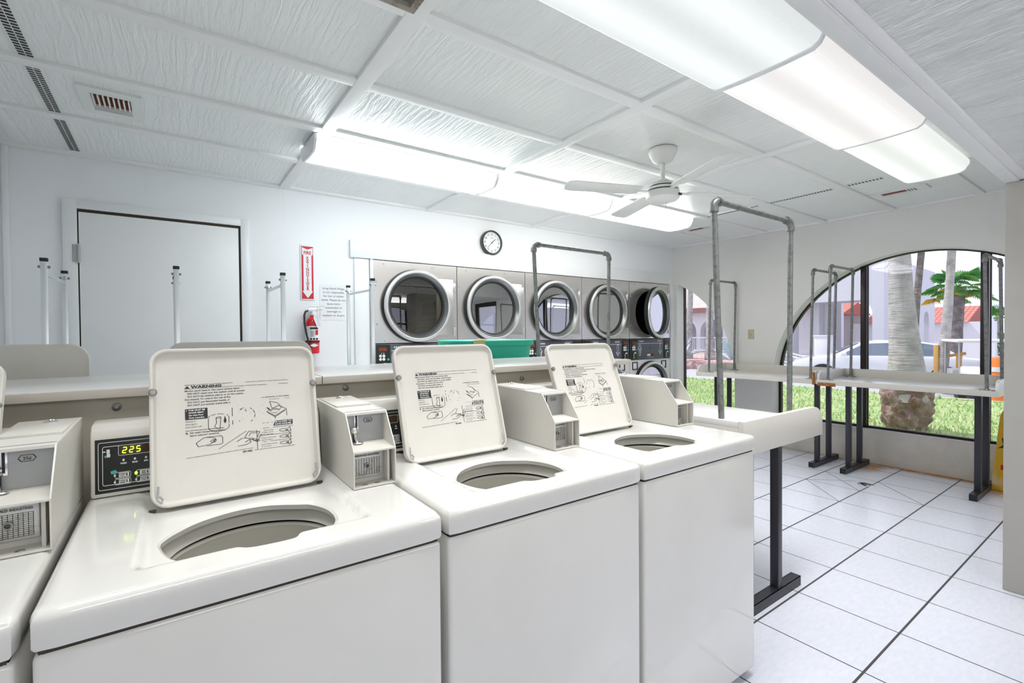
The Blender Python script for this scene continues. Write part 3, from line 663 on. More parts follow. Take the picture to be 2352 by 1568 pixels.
# first dryer: clearer glass shows the perforated drum
def perf():
    m = mat('perforated_drum', (.42, .38, .26), .3, .8); n, l = nodes(m); b = n['Principled BSDF']
    tc = n.new('ShaderNodeTexCoord'); v = n.new('ShaderNodeTexVoronoi'); v.inputs['Scale'].default_value = 55; v.inputs['Randomness'].default_value = 0
    r = n.new('ShaderNodeMath'); r.operation = 'LESS_THAN'; r.inputs[1].default_value = .32
    mx = n.new('ShaderNodeMix'); mx.data_type = 'RGBA'; mx.inputs['A'].default_value = (.42, .38, .26, 1); mx.inputs['B'].default_value = (.01, .01, .01, 1)
    l.new(tc.outputs['Object'], v.inputs['Vector']); l.new(v.outputs['Distance'], r.inputs[0]); l.new(r.outputs[0], mx.inputs['Factor']); l.new(mx.outputs['Result'], b.inputs['Base Color'])
    return m
M['perf'] = perf()
for ch in [o for o in bpy.data.objects if o.parent == proto]:
    if ch.name.startswith('drum'):
        ch.data = ch.data.copy(); ch.data.materials[0] = M['perf']
    if ch.name.startswith('upper_door'):
        for g in [o for o in bpy.data.objects if o.parent == ch and o.name.startswith('window_glass')]:
            g.data = g.data.copy(); g.data.materials[0] = M['porthole1']
    if ch.name.startswith('upper_front_panel'): pass

# ================================================================ WASHERS
WW, WD, ZT = .648, .69, .915
TUB = [(.147, .214), (.163, .141), (.197, .098), (.227, .092), (.255, .090), (.268, .078), (.291, .062), (.355, .058), (.370, .078), (.386, .090), (.418, .095), (.446, .118), (.463, .160), (.462, .226), (.440, .280), (.417, .300), (.359, .336), (.310, .345), (.265, .338), (.215, .315), (.180, .281), (.158, .250)]
def catmull(P, n):
    out = []; N = len(P)
    for k in range(N):
        p0, p1, p2, p3 = (Vector((*P[(k + j) % N], 0)) for j in (-1, 0, 1, 2))
        for i in range(n):
            t = i / n; out.append(.5 * ((2 * p1) + (p2 - p0) * t + (2 * p0 - 5 * p1 + 4 * p2 - p3) * t * t + (3 * p1 - p0 - 3 * p2 + p3) * t ** 3))
    return out
def sstep(a, b, x): t = max(0, min(1, (x - a) / (b - a))); return t * t * (3 - 2 * t)
def washer_top():
    t = bmesh.new(); H0 = catmull(TUB, 8); c = Vector((.31, .19, 0)); N = 144; H = []
    for k in range(N):
        a = 2 * PI * (k + .5) / N; d = Vector((math.cos(a), math.sin(a), 0)); best = .1
        for p, q in zip(H0, H0[1:] + H0[:1]):
            e = q - p; den = d.x * e.y - d.y * e.x
            if abs(den) < 1e-12: continue
            w = p - c; tt = (w.x * e.y - w.y * e.x) / den; uu = (w.x * d.y - w.y * d.x) / den
            if tt > 0 and -1e-6 <= uu <= 1 + 1e-6: best = max(best, tt)
        H.append(c + d * best)
    def dep(x, y):     # pressed well around the tub opening
        return -.015 * sstep(.112, .130, x) * (1 - sstep(.500, .518, x)) * sstep(.075, .108, y) * (1 - .25 * sstep(.5, .56, y))
    rings = []
    def outer(dirv, inset):
        x0, x1, y0, y1 = inset, WW - inset, inset, WD - inset; best = 1e9
        for (ax, v) in ((0, x0), (0, x1), (1, y0), (1, y1)):
            if abs(dirv[ax]) > 1e-9:
                s_ = (v - c[ax]) / dirv[ax]
                if s_ > 0: best = min(best, s_)
        return c + dirv * best
    # hole throat
    rings.append([t.verts.new((p.x, p.y, ZT - .030)) for p in [c + (h - c) * 1.02 for h in H]])
    rings.append([t.verts.new((p.x, p.y, ZT - .018)) for p in [c + (h - c) * .995 for h in H]])
    rings.append([t.verts.new((h.x, h.y, ZT - .013 + .011 + dep(h.x, h.y) - .004)) for h in H])
    K = 22
    for k in range(1, K + 1):
        ring = []
        for h in H:
            d = (h - c).normalized(); o = outer(d, .014); u = (k / K) ** 1.15
            p = h + (o - h) * u; z = ZT + dep(p.x, p.y) - (.002 if k == 1 and dep(p.x, p.y) > -.002 else 0)
            ring.append(t.verts.new((p.x, p.y, z)))
        rings.append(ring)
    for ins, z in ((.007, ZT - .0025), (.002, ZT - .008), (0, ZT - .015), (0, ZT - .050), (.003, ZT - .056), (.012, ZT - .058)):
        ring = []
        for h in H:
            p = outer((h - c).normalized(), ins)
            ring.append(t.verts.new((p.x, p.y, z)))
        rings.append(ring)
    for a, b in zip(rings, rings[1:]):
        for j in range(N): t.faces.new((a[j], a[(j + 1) % N], b[(j + 1) % N], b[j]))
    # pull nearest outer verts onto the corners so that the rectangle is exact
    for ring, ins in zip(rings[3:], [None] * 200):
        pass
    for idx, ring in enumerate(rings[3 + K - 1:]):
        ins = (.014, .007, .002, 0, 0, .003, .012)[idx]
        for cx_, cy_ in ((ins, ins), (WW - ins, ins), (ins, WD - ins), (WW - ins, WD - ins)):
            v = min(ring, key=lambda q: (q.co.x - cx_) ** 2 + (q.co.y - cy_) ** 2)
            rr = .006; v.co.x = cx_ + (rr if cx_ < .3 else -rr) * .6; v.co.y = cy_ + (rr if cy_ < .3 else -rr) * .6
    m = MB(); m._add(t, 0); return m
def lid_mesh(w, h, r=.038):
    """dish-shaped lid, standing in its own x-z plane, rim towards -y"""
    m = MB(); t = bmesh.new()
    O = rrect(w, h, r, 8, w / 2, h / 2)
    def inset(d): return rrect(w - 2 * d, h - 2 * d, max(r - d, .004), 8, w / 2, h / 2)
    rings = [[t.verts.new((x, y, z)) for x, z in pts] for pts, y in ((inset(.006), .004), (inset(.001), .001), (O, -.004), (inset(.001), -.018), (inset(.004), -.0205), (inset(.008), -.0195), (inset(.010), -.014), (inset(.014), -.0075), (inset(.018), -.006))]
    for a, b in zip(rings, rings[1:]):
        n = len(a)
        for k in range(n): t.faces.new((a[k], a[(k + 1) % n], b[(k + 1) % n], b[k]))
    t.faces.new(rings[0]); t.faces.new(rings[-1][::-1])
    m._add(t, 0); return m
LW, LH = .374, .376
PRT = Matrix.Translation((.070, 0, .285)) @ Matrix.Diagonal((1.16, 1, .90, 1)) @ Matrix.Translation((-.074, 0, -.262))
def print_sheet(fade, full):
    """the worn instruction print, drawn flat on the lid's inner face; coordinates in lid space"""
    rnd = random.Random(fade); m = MB(); Y = -.0068
    X0, Xr, Zt = .074, .278, .262      # left, right, top
    def seg(x0, z0, x1, z1, w=.0011):
        d = Vector((x1 - x0, 0, z1 - z0)); L = d.length
        if L < 1e-6: return
        n = Vector((-d.z, 0, d.x)).normalized() * w / 2
        a, b = Vector((x0, Y, z0)), Vector((x1, Y, z1)); m.quad(a + n, a - n, b - n, b + n)
    def line(x0, z0, x1, z1, w=.0011, gap=.0):
        if gap <= 0: return seg(x0, z0, x1, z1, w)
        k = 9
        for i in range(k):
            if rnd.random() > gap: seg(x0 + (x1 - x0) * i / k, z0 + (z1 - z0) * i / k, x0 + (x1 - x0) * (i + .93) / k, z0 + (z1 - z0) * (i + .93) / k, w)
    def path(pts, gap=0, w=.0011):
        for a, b in zip(pts, pts[1:]):
            if rnd.random() >= gap: seg(*a, *b, w)
    def curve(cx, cz, rx, rz, a0, a1, gap=0, n=16):
        path([(cx + rx * math.cos(math.radians(a0 + (a1 - a0) * k / n)), cz + rz * math.sin(math.radians(a0 + (a1 - a0) * k / n))) for k in range(n + 1)], gap)
    W_ = Xr - X0
    line(X0, Zt, Xr, Zt, .0009, .05); line(X0, Zt - .0105, Xr, Zt - .0105, .0009, .1)
    m.poly([(X0, Y, Zt - .0095), (X0 + .0045, Y, Zt - .0025), (X0 + .009, Y, Zt - .0095)])
    m.text('WARNING', .0098, (X0 + .0115, Y, Zt - .0092), align='LEFT', bold=.0004, xs=1.18)
    rows = ['Moving parts hazard. Can cause serious injury', '   DO NOT reach into the washer until all moving' + (' parts have stopped.' if full else ''), '   DO NOT let children play in or on the washer.', 'Fire hazard. To reduce the risk of fire', '   DO NOT put flammable liquids, cl' + ('eaning fluids' if full else ''), '   DO NOT put articles soiled with v']
    for k, s_ in enumerate(rows): m.text(s_, .0056, (X0, Y, Zt - .0185 - k * .0079), align='LEFT', bold=.00012, xs=.98)
    m.text('or substances, in the washer.', .005, (Xr, Y, Zt - .050), align='RIGHT', bold=.00008)
    line(Xr - .05, Zt - .056, Xr, Zt - .056, .0008, .2)
    # first panel
    z1 = Zt - .066
    m.quad((X0, Y, z1), (X0 + .040, Y, z1), (X0 + .040, Y, z1 - .029), (X0, Y, z1 - .029)); 
    for k, s_ in enumerate(('Measure', 'detergent', 'into wash tub.')): m.text(s_, .0052, (X0, Y, z1 - .036 - k * .0075), align='LEFT')
    cx = X0 + .060; cz = z1 - .042
    curve(cx, cz - .014, .019, .012, 180, 360, 0); line(cx - .019, cz - .014, cx - .019, cz + .012); line(cx + .019, cz - .014, cx + .019, cz + .014, gap=.15); curve(cx, cz + .013, .019, .009, 20, 175, .3)
    path([(cx - .005, cz + .012), (cx - .004, cz - .002), (cx - .008, cz - .012), (cx - .002, cz - .020), (cx + .002, cz - .02), (cx + .003, cz - .004), (cx + .004, cz + .012)]); curve(cx, cz + .012, .0045, .002, 0, 360)
    m.poly([(cx + .0115, Y, cz + .016), (cx + .0145, Y, cz + .002), (cx + .012, Y, cz - .006), (cx + .009, Y, cz + .0)])
    line(X0 + .086, z1, X0 + .086, z1 - .054, .0013, .2)
    cx2 = X0 + .112
    curve(cx2, z1 - .03, .018, .022, -60, 80, .35 if not full else .1); curve(cx2, z1 - .03, .018, .022, 100, 260, .75 if not full else .35); path([(cx2 - .01, z1 - .014), (cx2 - .006, z1 - .01)]); path([(cx2 - .001, z1 - .013), (cx2 + .001, z1 - .02)]); pass
    # third drawing: washer with open lid
    wx = Xr - .045; wz = z1 - .030
    path([(wx - .005, wz + .004), (wx + .012, wz - .010), (wx + .036, wz + .008), (wx + .020, wz + .020), (wx - .005, wz + .004)], .1); path([(wx - .003, wz + .001), (wx + .012, wz - .013), (wx + .034, wz + .004)], .1); line(wx + .012, wz - .013, wx + .012, wz - .018); line(wx + .036, wz + .008, wx + .037, wz - .012)
    path([(wx + .006, wz + .014), (wx + .002, wz + .034), (wx + .018, wz + .028), (wx + .026, wz + .014)], .05); path([(wx + .006, wz + .014), (wx + .022, wz + .008), (wx + .026, wz + .014)]); curve(wx + .012, wz + .004, .009, .005, 0, 300, .15)
    m.poly([(wx - .006, Y, wz + .018), (wx + .0, Y, wz + .014), (wx + .003, Y, wz + .006), (wx - .002, Y, wz + .011)])
    bz = wz - .025
    m.quad((Xr - .034, Y, bz), (Xr + .003, Y, bz), (Xr + .003, Y, bz - .0135), (Xr - .038, Y, bz - .0135)); line(Xr - .060, bz - .003, Xr - .036, bz - .003, .001, .4)
    line(Xr - .060, bz - .018, Xr + .004, bz - .018, .0009, .1)
    # right column
    lx = Xr - .072; line(lx, bz - .014, lx, bz - .076, .0011, .15)
    for k, (a, b) in enumerate((('coins in coin', 'slide, push'), ('Insert card into', 'slot to start.'), ('Push timer knob', 'in to start.'))):
        zz = bz - .026 - k * .0185
        if k == 0 and not full: m.text('ins in coin', .0048, (lx + .014, Y, zz), align='LEFT'); m.text('ll slide, push', .0048, (lx + .010, Y, zz - .006), align='LEFT'); m.text('then pull out.', .0048, (lx + .008, Y, zz - .012), align='LEFT')
        else: m.text(a, .0048, (lx + .008, Y, zz - .003), align='LEFT'); m.text(b, .0048, (lx + .008, Y, zz - .009), align='LEFT')
        hx = Xr - .012; hz = zz - .003
        curve(hx - .004, hz, .010, .004, 30, 330, .05, 10); path([(hx + .004, hz + .004), (hx + .009, hz + .008), (hx + .009, hz - .004), (hx + .005, hz - .007), (hx + .002, hz)]); curve(hx + .002, hz - .001, .003, .002, 0, 330, 0, 8); line(hx + .005, hz - .007, hx + .012, hz - .002)
        if k: line(lx + .004, zz + .006, Xr, zz + .006, .0009, .1)
    line(lx - .006, bz - .077, Xr + .006, bz - .077, .0009, .1)
    # fourth step
    z4 = z1 - .059
    line(X0, z4, X0 + .070, z4, .0012, .1)
    m.text('4.', .0066, (X0, Y, z4 - .0085), align='LEFT', bold=.0003); m.text('Set wash temperature and/or', .0055, (X0 + .0075, Y, z4 - .008), align='LEFT', bold=.0001); m.text('fabric selector switches.', .0055, (X0 + .0075, Y, z4 - .0155), align='LEFT', bold=.0001)
    hx, hz = X0 + .048, z4 - .034
    path([(hx - .016, hz + .012), (hx + .016, hz + .012), (hx + .018, hz + .008), (hx + .018, hz - .008), (hx + .014, hz - .011), (hx - .012, hz - .011)]); path([(hx - .016, hz + .012), (hx - .030, hz - .001), (hx - .026, hz - .011), (hx - .006, hz - .008), (hx + .003, hz - .001), (hx + .005, hz + .006), (hx, hz + .010), (hx - .014, hz + .012)]); curve(hx + .001, hz, .005, .0035, 0, 340, 0, 10); curve(hx + .004, hz + .001, .003, .003, 0, 300, 0, 8)
    line(X0 + .058, z4 - .058, X0 + .112, z4 - .016, .0009, .08)
    gx, gz = X0 + .128, z4 - .036
    path([(gx - .020, gz + .002), (gx - .012, gz + .018), (gx + .010, gz + .014), (gx + .004, gz - .003)], .1); path([(gx - .012, gz + .004), (gx - .008, gz + .013), (gx + .004, gz + .011)], .15); path([(gx - .020, gz + .002), (gx + .004, gz - .014), (gx + .013, gz + .006)], .08); path([(gx - .036, gz - .008), (gx - .026, gz + .000), (gx - .018, gz - .001)], 0); path([(gx - .034, gz - .020), (gx - .018, gz - .019), (gx - .008, gz - .013), (gx - .012, gz - .006), (gx - .020, gz - .012)], 0)
    for k in range(3): curve(gx - .007 + k * .006, gz - .004 - k * .0035, .004, .0022, 0, 350, 0, 8)
    line(X0, z4 - .072, X0 + .125, z4 - .066, .0009, .12); m.text('201460', .0062, (X0 + .112, Y, z4 - .0755), bold=.0002)
    for k in range(26):
        x, z = X0 + .08 + rnd.random() * .1, z1 - rnd.random() * .05; seg(x, z, x + .001, z + .0006, .0006)
    m.bm.transform(PRT); return m
def white_print():
    m = MB(); X0, Zt = .074, .262; z1 = Zt - .066; bz = z1 - .055; Y = -.0074; Xr = .278
    for k, s_ in enumerate(('1. THIS MUST BE', '    DONE FIRST.', '    Do Not Pour', '    Over Laundry.')): m.text(s_, .0052, (X0 + .001, Y, z1 - .006 - k * .0068), align='LEFT', bold=.00018, xs=.92)
    m.text('BE CLOSED TO', .0052, (Xr + .001, Y, bz - .0055), align='RIGHT', bold=.00018); m.text('RATE WASHER', .0052, (Xr + .0, Y, bz - .0118), align='RIGHT', bold=.00018)
    m.bm.transform(PRT); return m
def console(t, lit):
    """sloping console with black control face, left rear of the top"""
    prof = [(.575, .916), (.590, 1.062), (.600, 1.080), (.620, 1.090), (.685, 1.092), (.688, .916)]
    c = MB().prism(prof, 'X', .008, .535, bev=.007).build('control_console', 'enamel_matte', t)
    sl = math.atan2(.015, .146)
    Tm = Matrix.Translation((-.032, .5757, .901)) @ Matrix.Rotation(-sl, 4, 'X') @ Matrix.Diagonal((1, 1, 1.27, 1))     # local: x right, z up the slope, -y out
    def P(): m = MB(); m.T = Tm; return m
    P().box(.049, -.0030, .020, .560, .004, .122, .001).build('control_face', 'panelblack', c)
    m = P()
    for d in (.006, .014):
        m2 = walled(rrect(.511 - 2 * d, .102 - 2 * d, .004, 3, .3045, .071), [rrect(.511 - 2 * d - .002, .102 - 2 * d - .002, .003, 3, .3045, .071)[::-1]], -.0040, -.0029, 'Y'); tmp = bpy.data.meshes.new('q'); m2.bm.to_mesh(tmp); m2.bm.free(); b_ = bmesh.new(); b_.from_mesh(tmp); bpy.data.meshes.remove(tmp); m._add(b_, 0)
    def frame(cx, cz, w, h, r, th=.0008):
        m2 = walled(rrect(w, h, r, 3, cx, cz), [rrect(w - 2 * th, h - 2 * th, r * .8, 3, cx, cz)[::-1]], -.0040, -.0029, 'Y'); tmp = bpy.data.meshes.new('q'); m2.bm.to_mesh(tmp); m2.bm.free(); b_ = bmesh.new(); b_.from_mesh(tmp); bpy.data.meshes.remove(tmp); m._add(b_, 0)
    frame(.124, .098, .062, .020, .003)
    for k, s_ in enumerate(('WASH', 'RINSE', 'SPIN')):
        x = .103 + k * .022; m.lathe([(0, .0044), (.0022, .0042), (.0024, .0029)], c=(x, 0, .079), axis='Y', n=12); m.text(s_, .0042, (x, -.0042, .0715), bold=.0002)
    rows = (('NORMAL HOT', 'PERM PRESS'), ('NORMAL WARM', 'DELICATE COLD'))
    for i in range(2):
        for j in range(3):
            x = .1015 + j * .041; z = .051 - i * .0125
            frame(x, z, .031, .0115, .003); m.box(x - .008, -.0042, z - .0042, x + .012, -.0029, z + .0042, .003)
            m.lathe([(0, .0045), (.0021, .0043), (.0022, .0029)], c=(x - .0155, 0, z), axis='Y', n=10)
    m.box(.071, -.0042, .094, .077, -.0029, .102); m.box(.063, -.0042, .097, .069, -.0029, .099); m.box(.071, -.0042, .087, .078, -.0029, .0935, .001)
    m.build('white_print', 'whiteink', c)
    m = P()
    for i in range(2):
        for j in range(3):
            x = .1015 + j * .041; z = .051 - i * .0125
            a, b_ = (rows[i][j % 2]).split(' '); m.text(a, .0032, (x - .001, -.0047, z + .0008), bold=.0001); m.text(b_, .0032, (x - .001, -.0047, z - .0028), bold=.0001); m.box(x + .0065, -.0047, z - .0025, x + .0085, -.0040, z + .003)
    m.build('button_print', 'ink', c)
    m = P(); m.prism([(.078, .060), (.087, .062), (.091, .058), (.086, .054), (.079, .055)], 'Y', -.0042, -.0029); m.box(.067, -.0045, .0865, .0705, -.0029, .091, .001); m.build('teal_mark', 'teal', c)
    P().box(.0945, -.0038, .0895, .1535, -.0028, .1065, .001).build('display_window', 'dispoff', c)
    if lit:
        m = P()
        SEG = {'2': 'abged', '5': 'afgcd'}
        for k, ch in enumerate('225'):
            x = .101 + k * .0135; z = .0925; w, h = .0072, .0105; th = .0015; sh = .12
            def S2(x0, z0, x1, z1):
                x0 += z0 * sh; x1 += z1 * sh
                d = Vector((x1 - x0, z1 - z0)); n_ = Vector((-d.y, d.x)).normalized() * th / 2
                m.prism([(x + x0 + n_.x, z + z0 + n_.y), (x + x0 - n_.x, z + z0 - n_.y), (x + x1 - n_.x, z + z1 - n_.y), (x + x1 + n_.x, z + z1 + n_.y)], 'Y', -.0048, -.0040)
            g = .0006
            D = {'a': (g, h, w - g, h), 'b': (w, h - g, w, h / 2 + g), 'c': (w, h / 2 - g, w, g), 'd': (g, 0, w - g, 0), 'e': (0, h / 2 - g, 0, g), 'f': (0, h - g, 0, h / 2 + g), 'g': (g, h / 2, w - g, h / 2)}
            for s_ in SEG[ch]: S2(*D[s_])
        m.lathe([(0, .0056), (.0030, .0052), (.0030, .0029)], c=(.1425 - .0155, 0, .051), axis='Y', n=12)
        m.build('display_digits', 'ledgreen', c)
    return c
def coin_box(t, stained):
    x0, x1 = .537, .648; zb = .9165; th = .0028
    P2 = [(.266, zb), (.266, 1.010), (.330, 1.096), (.336, 1.100), (.655, 1.106), (.655, zb)]
    m = MB()
    for a, b in ((x0, x0 + th), (x1 - th, x1)): m.prism(P2, 'X', a, b)
    a0, a1 = x0 + th, x1 - th
    m.prism([(.334, 1.0985), (.334, 1.095), (.655, 1.103), (.655, 1.106)], 'X', x0 - .0004, x1 + .0004)     # top
    m.box(a0, .330, 1.0925, a1, .336, 1.0985)
    m.box(a0, .652, zb, a1, .655, 1.103); m.box(a0, .266, zb, a1, .50, zb + .0028)
    m.prism([(.2655, 1.010), (.2655, 1.006), (.352, 1.013), (.352, 1.017)], 'X', a0, a1)       # shelf lip
    m.box(a0, .315, zb, a1, .319, 1.012)
    m.box(a1 - .014, .285, zb, a1 - .008, .316, 1.008)
    c = m.build('coin_box', 'enamel_matte', t, smooth=20)
    MB().box(x0 + th, .352, 1.010, x1 - th, .356, 1.100).build('coin_slide_plate', 'slide', c)
    xc = x0 + .030
    m = MB().box(xc - .002, .350, 1.045, xc + .010, .3525, 1.094, .003); m.build('coin_slot', 'chrome', c)
    m = MB().box(xc + .002, .3492, 1.050, xc + .0065, .3505, 1.090, .001); m.box(xc - .005, .3492, 1.018, xc + .001, .3505, 1.052, .001); m.build('slot_opening', 'ink', c)
    m = MB().sphere((xc - .006, .336, 1.052), .0095, n=20); m.cyl((xc - .004, .352, 1.05), (xc - .004, .340, 1.05), .006, 14); m.tube([(xc - .004, .338, 1.047), (xc - .002, .336, 1.03), (xc + .001, .332, 1.020)], .004, 10)
    m.sphere((xc + .003, .330, 1.0185), .011, (1.15, .8, .35), 18); m.build('coin_slide', 'chrome', c)
    hx, hz = x0 + .066, 1.074; o6 = [(-.013, 0), (-.0085, .0065), (.0085, .0065), (.013, 0), (.0085, -.0065), (-.0085, -.0065)]
    m = walled([(hx + u, hz + v) for u, v in o6], [[(hx + u * .9, hz + v * .88) for u, v in o6][::-1]], .3508, .3519, 'Y'); m.text('25¢', .0085, (hx, .3510, hz - .003), bold=.0001)
    m.build('price_label', 'ink', c)
    lp = MB().box(x0 + .006, .307, .932, x1 - .022, .315, .999, .002).build('lock_plate', 'lockplate', c)
    m = MB()
    for k in range(11): xk = x0 + .012 + k * .0068; m.box(xk, .3062, .938, xk + .0009, .3075, .982)
    for k in range(13): zk = .938 + k * .0036; m.box(x0 + .012, .3062, zk, x0 + .081, .3075, zk + .0007)
    m.text('GREENWALD INDUSTRIES', .0068, (x0 + .046, .3060, .9875), bold=.0002, xs=.86); m.lathe([(0, 0), (.0042, 0)], c=(x0 + .047, .3055, .962), axis='Y', n=16)
    m.build('lock_plate_relief', mat('relief_dark', (.10, .09, .07), .6) if 'relief' not in M else M['relief'], lp)
    MB().lathe([(.0044, -.001), (.0075, .001), (.0075, .003), (.0046, .0036)], c=(x0 + .047, .306, .962), axis='Y', n=20).build('lock_ring', 'bolt', lp)
    m = MB()
    for xk in (x0 + .034, x0 + .066): m.sphere((xk, .283, zb + .003), .0075, (1, .7, .3), 16)
    m.build('floor_bolt', 'bolt', c)
    m = MB().box(x0 + .008, .44, 1.1005, x1 - .006, .648, 1.1065, .001); m.build('top_cover', 'enamel_matte', c)
    MB().lathe([(0, 1.1145), (.006, 1.114), (.008, 1.111), (.013, 1.109), (.013, 1.1045)], c=(x0 + .062, .60, 0), n=20).build('top_lock', 'chrome', c)
    MB().lathe([(0, .0005), (.0018, .0005)], c=(x0 - .0001, .30, .965), axis='X', n=8).build('side_screw', 'ink', c)
    return c
M['relief'] = mat('relief_dark', (.10, .09, .07), .6)
wt_mesh = None
def make_washer(idx, lit, full, label, offx, lidoff=0, lean=.085):
    global wt_mesh
    t = thing('washing_machine', (offx, 0, 0), label, 'washing machine', 'front row of top loading washers')
    m = MB().box(.003, .004, .028, WW - .003, WD, .853, .010, 3)
    bmesh.ops.delete(m.bm, geom=[f for f in m.bm.faces if f.calc_center_median().z > .852], context='FACES')
    m.build('cabinet', 'enamel', t)
    MB().box(.03, .03, 0, WW - .03, WD - .02, .03).build('base', 'rubber', t)
    if wt_mesh is None:
        o = washer_top().build('top_panel', 'enamel', t, smooth=40); wt_mesh = o.data
    else:
        o = bpy.data.objects.new('top_panel', wt_mesh); COL.objects.link(o); o.parent = t
    walled([(.010, .010), (WW - .010, .010), (WW - .010, WD - .01), (.010, WD - .01)], [[(.016, .016), (.016, WD - .016), (WW - .016, WD - .016), (WW - .016, .016)]], .835, .868, 'Z').build('seam', 'gap', t)
    # tub: splash ring, gap, basket
    c = (.31, .205, 0)
    MB().lathe([(.176, .8905), (.178, .894), (.184, .8945), (.176, .885), (.171, .872), (.167, .862), (.160, .857), (.158, .853), (.172, .850)], c=c, n=72).build('splash_ring', 'tub', t)
    MB().lathe([(.178, .8995), (.188, .8995), (.188, .60)], c=c, n=48).build('outer_tub', 'tubdark', t)
    bk = MB().lathe([(.170, .842), (.166, .846), (.161, .845), (.160, .840), (.166, .832), (.170, .80), (.176, .72), (.184, .62), (.182, .56), (.170, .545), (.0, .545)], c=c, n=72).build('wash_basket', 'tub', t)
    MB().lathe([(.1705, .848), (.187, .848)], c=c, n=48).build('basket_gap', 'tubdark', bk)
    MB().lathe([(.0, .70), (.02, .70), (.03, .68), (.035, .62), (.06, .58), (.10, .56), (.11, .545)], c=c, n=32).build('agitator', 'tub', t)
    # lid leaning back against the console
    L = lid_mesh(LW, LH).build('lid', 'enamel_matte', t)
    L.location = (.122 + lidoff, .436, .905); L.rotation_euler = (-math.atan2(lean, .36), 0, 0)
    print_sheet(11 + idx, full).build('warning_print', 'ink', L, recalc=False)
    white_print().build('reversed_print', 'whiteink', L, recalc=False)
    for x in (.008, LW - .008): MB().lathe([(0, .0275), (.006, .0268), (.0085, .0235), (.0085, .017)], c=(x, 0, .270), axis='Y', n=20).build('bump_stop', 'bolt', L)
    for s_, x in ((1, .016), (-1, LW - .016)):
        m = MB().tube([(x, -.0185, .052), (x - s_ * .001, -.0188, .036), (x - s_ * .003, -.019, .022), (x + s_ * .006, -.0195, .014), (x + s_ * .008, -.0192, .022), (x + s_ * .002, -.0188, .030)], .0022, 8)
        m.build('hinge_clip', 'grey', L)
    for x in (.004, LW - .004): MB().box(x - .007, -.008, -.004, x + .007, .006, .002, .002).build('hinge_pin', 'hingerust', L)
    console(t, lit); coin_box(t, idx == 0)
    return t
WP = .66
make_washer(0, False, False, 'cream washer cut off by the left edge of the picture', -WP, .0405, .15)
make_washer(1, True, False, 'large cream washer whose display reads 225, nearest full one', 0.0, .004)
make_washer(2, False, False, 'cream washer in the middle, between the 225 machine and the end machine', WP, -.038, .112)
make_washer(3, False, True, 'cream washer at the right end of the row, beside the folding table', 2 * WP, -.045, .142)
# leveling feet of the last washer
# ================================================================ HALF WALL AND COUNTER
pt = thing('partition', (0, .745, 0), 'beige half-height partition with bolts behind the washer row', 'partition')
MB().box(XL, 0, 0, 2.035, .50, 1.145, .002).build('panel', 'partition', pt)
m = MB()
for x, z in ((.048, 1.115), (.66, 1.123), (1.42, 1.11), (1.99, 1.085)):
    m.lathe([(.0, .003), (.004, .003), (.005, .006), (.010, .004), (.011, 0)], c=(x, 0, z), axis='Y', n=20)
m.build('bolt', 'bolt', pt)
m = MB().prism([(.0, 1.143), (.0, .70), (.22, .70)], 'Y', .02, .04); o = m.build('end_bracket', 'particle', pt); o.location = (2.036, 0, 0)
o.location = (2.036, 0, 0)
ctp = thing('counter_shelf', (0, .72, 1.145), 'long white laminate shelf top above the beige half wall', 'counter')
MB().box(XL, .001, .0, 2.10, .56, .0235, .001).build('shelf_top', 'lamin', ctp)
m = MB().box(XL, -.004, -.0015, .575, .001, .0215, .001); m.box(.577, -.004, -.0015, 2.102, .001, .0215, .001); m.build('edge_band', 'bandedge', ctp)
MB().box(.5755, -.0035, .0, .577, .56, .0242).build('joint', 'gap', ctp)
# aluminium hanger racks on the shelf
HL = ['aluminium hanger rack overlapping the left edge of the utility door', 'aluminium hanger rack standing in front of the utility door',
      'aluminium hanger rack between the utility door and the red sign', 'aluminium hanger rack in front of the paper notice and the first dryer']
for k, x in enumerate((-.297, .199, .705, 1.235)):
    t = thing('hanger_rack', (x, 2.10, 0), HL[k], 'hanger rack', 'aluminium hanger racks')
    zt = 1.655
    for j, y in enumerate((0, .52)):
        MB().box(-.012, y - .009, 0.03, .012, y + .009, zt, .002).build('post', 'alu', t)
        MB().box(-.014, y - .011, zt, .014, y + .011, zt + .016, .002).build('post_cap', 'rubber', t)
        MB().cyl((-.021, y, zt - .025), (.021, y, zt - .025), .006, 12).build('bolt', 'bolt', t)
    MB().tube([(0, .0, zt - .025), (0, .05, zt - .055), (0, .47, zt - .050), (0, .52, zt - .018)], .009, 8).build('cross_bar', 'alu', t)
    MB().box(-.02, -.10, 0, .02, .62, .03, .004).build('floor_rail', 'darkleg', t)
# ================================================================ REAR WASHERS AND BASKET
def rear_washer(x, lidopen, label, w=.66):
    t = thing('washing_machine', (x, 1.33, 0), label, 'washing machine', 'rear row of washers behind the half wall')
    MB().box(0, .02, .0, w, .70, .90, .012, 3).build('cabinet', 'enamel', t)
    MB().prism([(.0, .90), (.0, 1.05), (.05, 1.07), (.09, 1.06), (.12, .90)], 'X', .01, w - .01, bev=.006).build('control_console', 'enamel_matte', t)
    if lidopen:
        L = lid_mesh(.56, .40, .06).build('lid', 'enamel_matte', t); L.rotation_euler = (-.05, 0, PI); L.location = (w / 2 + .28, .15, .882)
    else: MB().box(.06, .16, .90, w - .06, .62, .93, .01).build('lid', 'enamel_matte', t)
    return t
rear_washer(-.69, True, 'washer behind the half wall whose raised lid shows at the far left')
rear_washer(.105, True, 'washer behind the half wall, its lid edge just showing over the large lid')
rear_washer(1.46, False, 'washer hidden behind the half wall under the green basket')
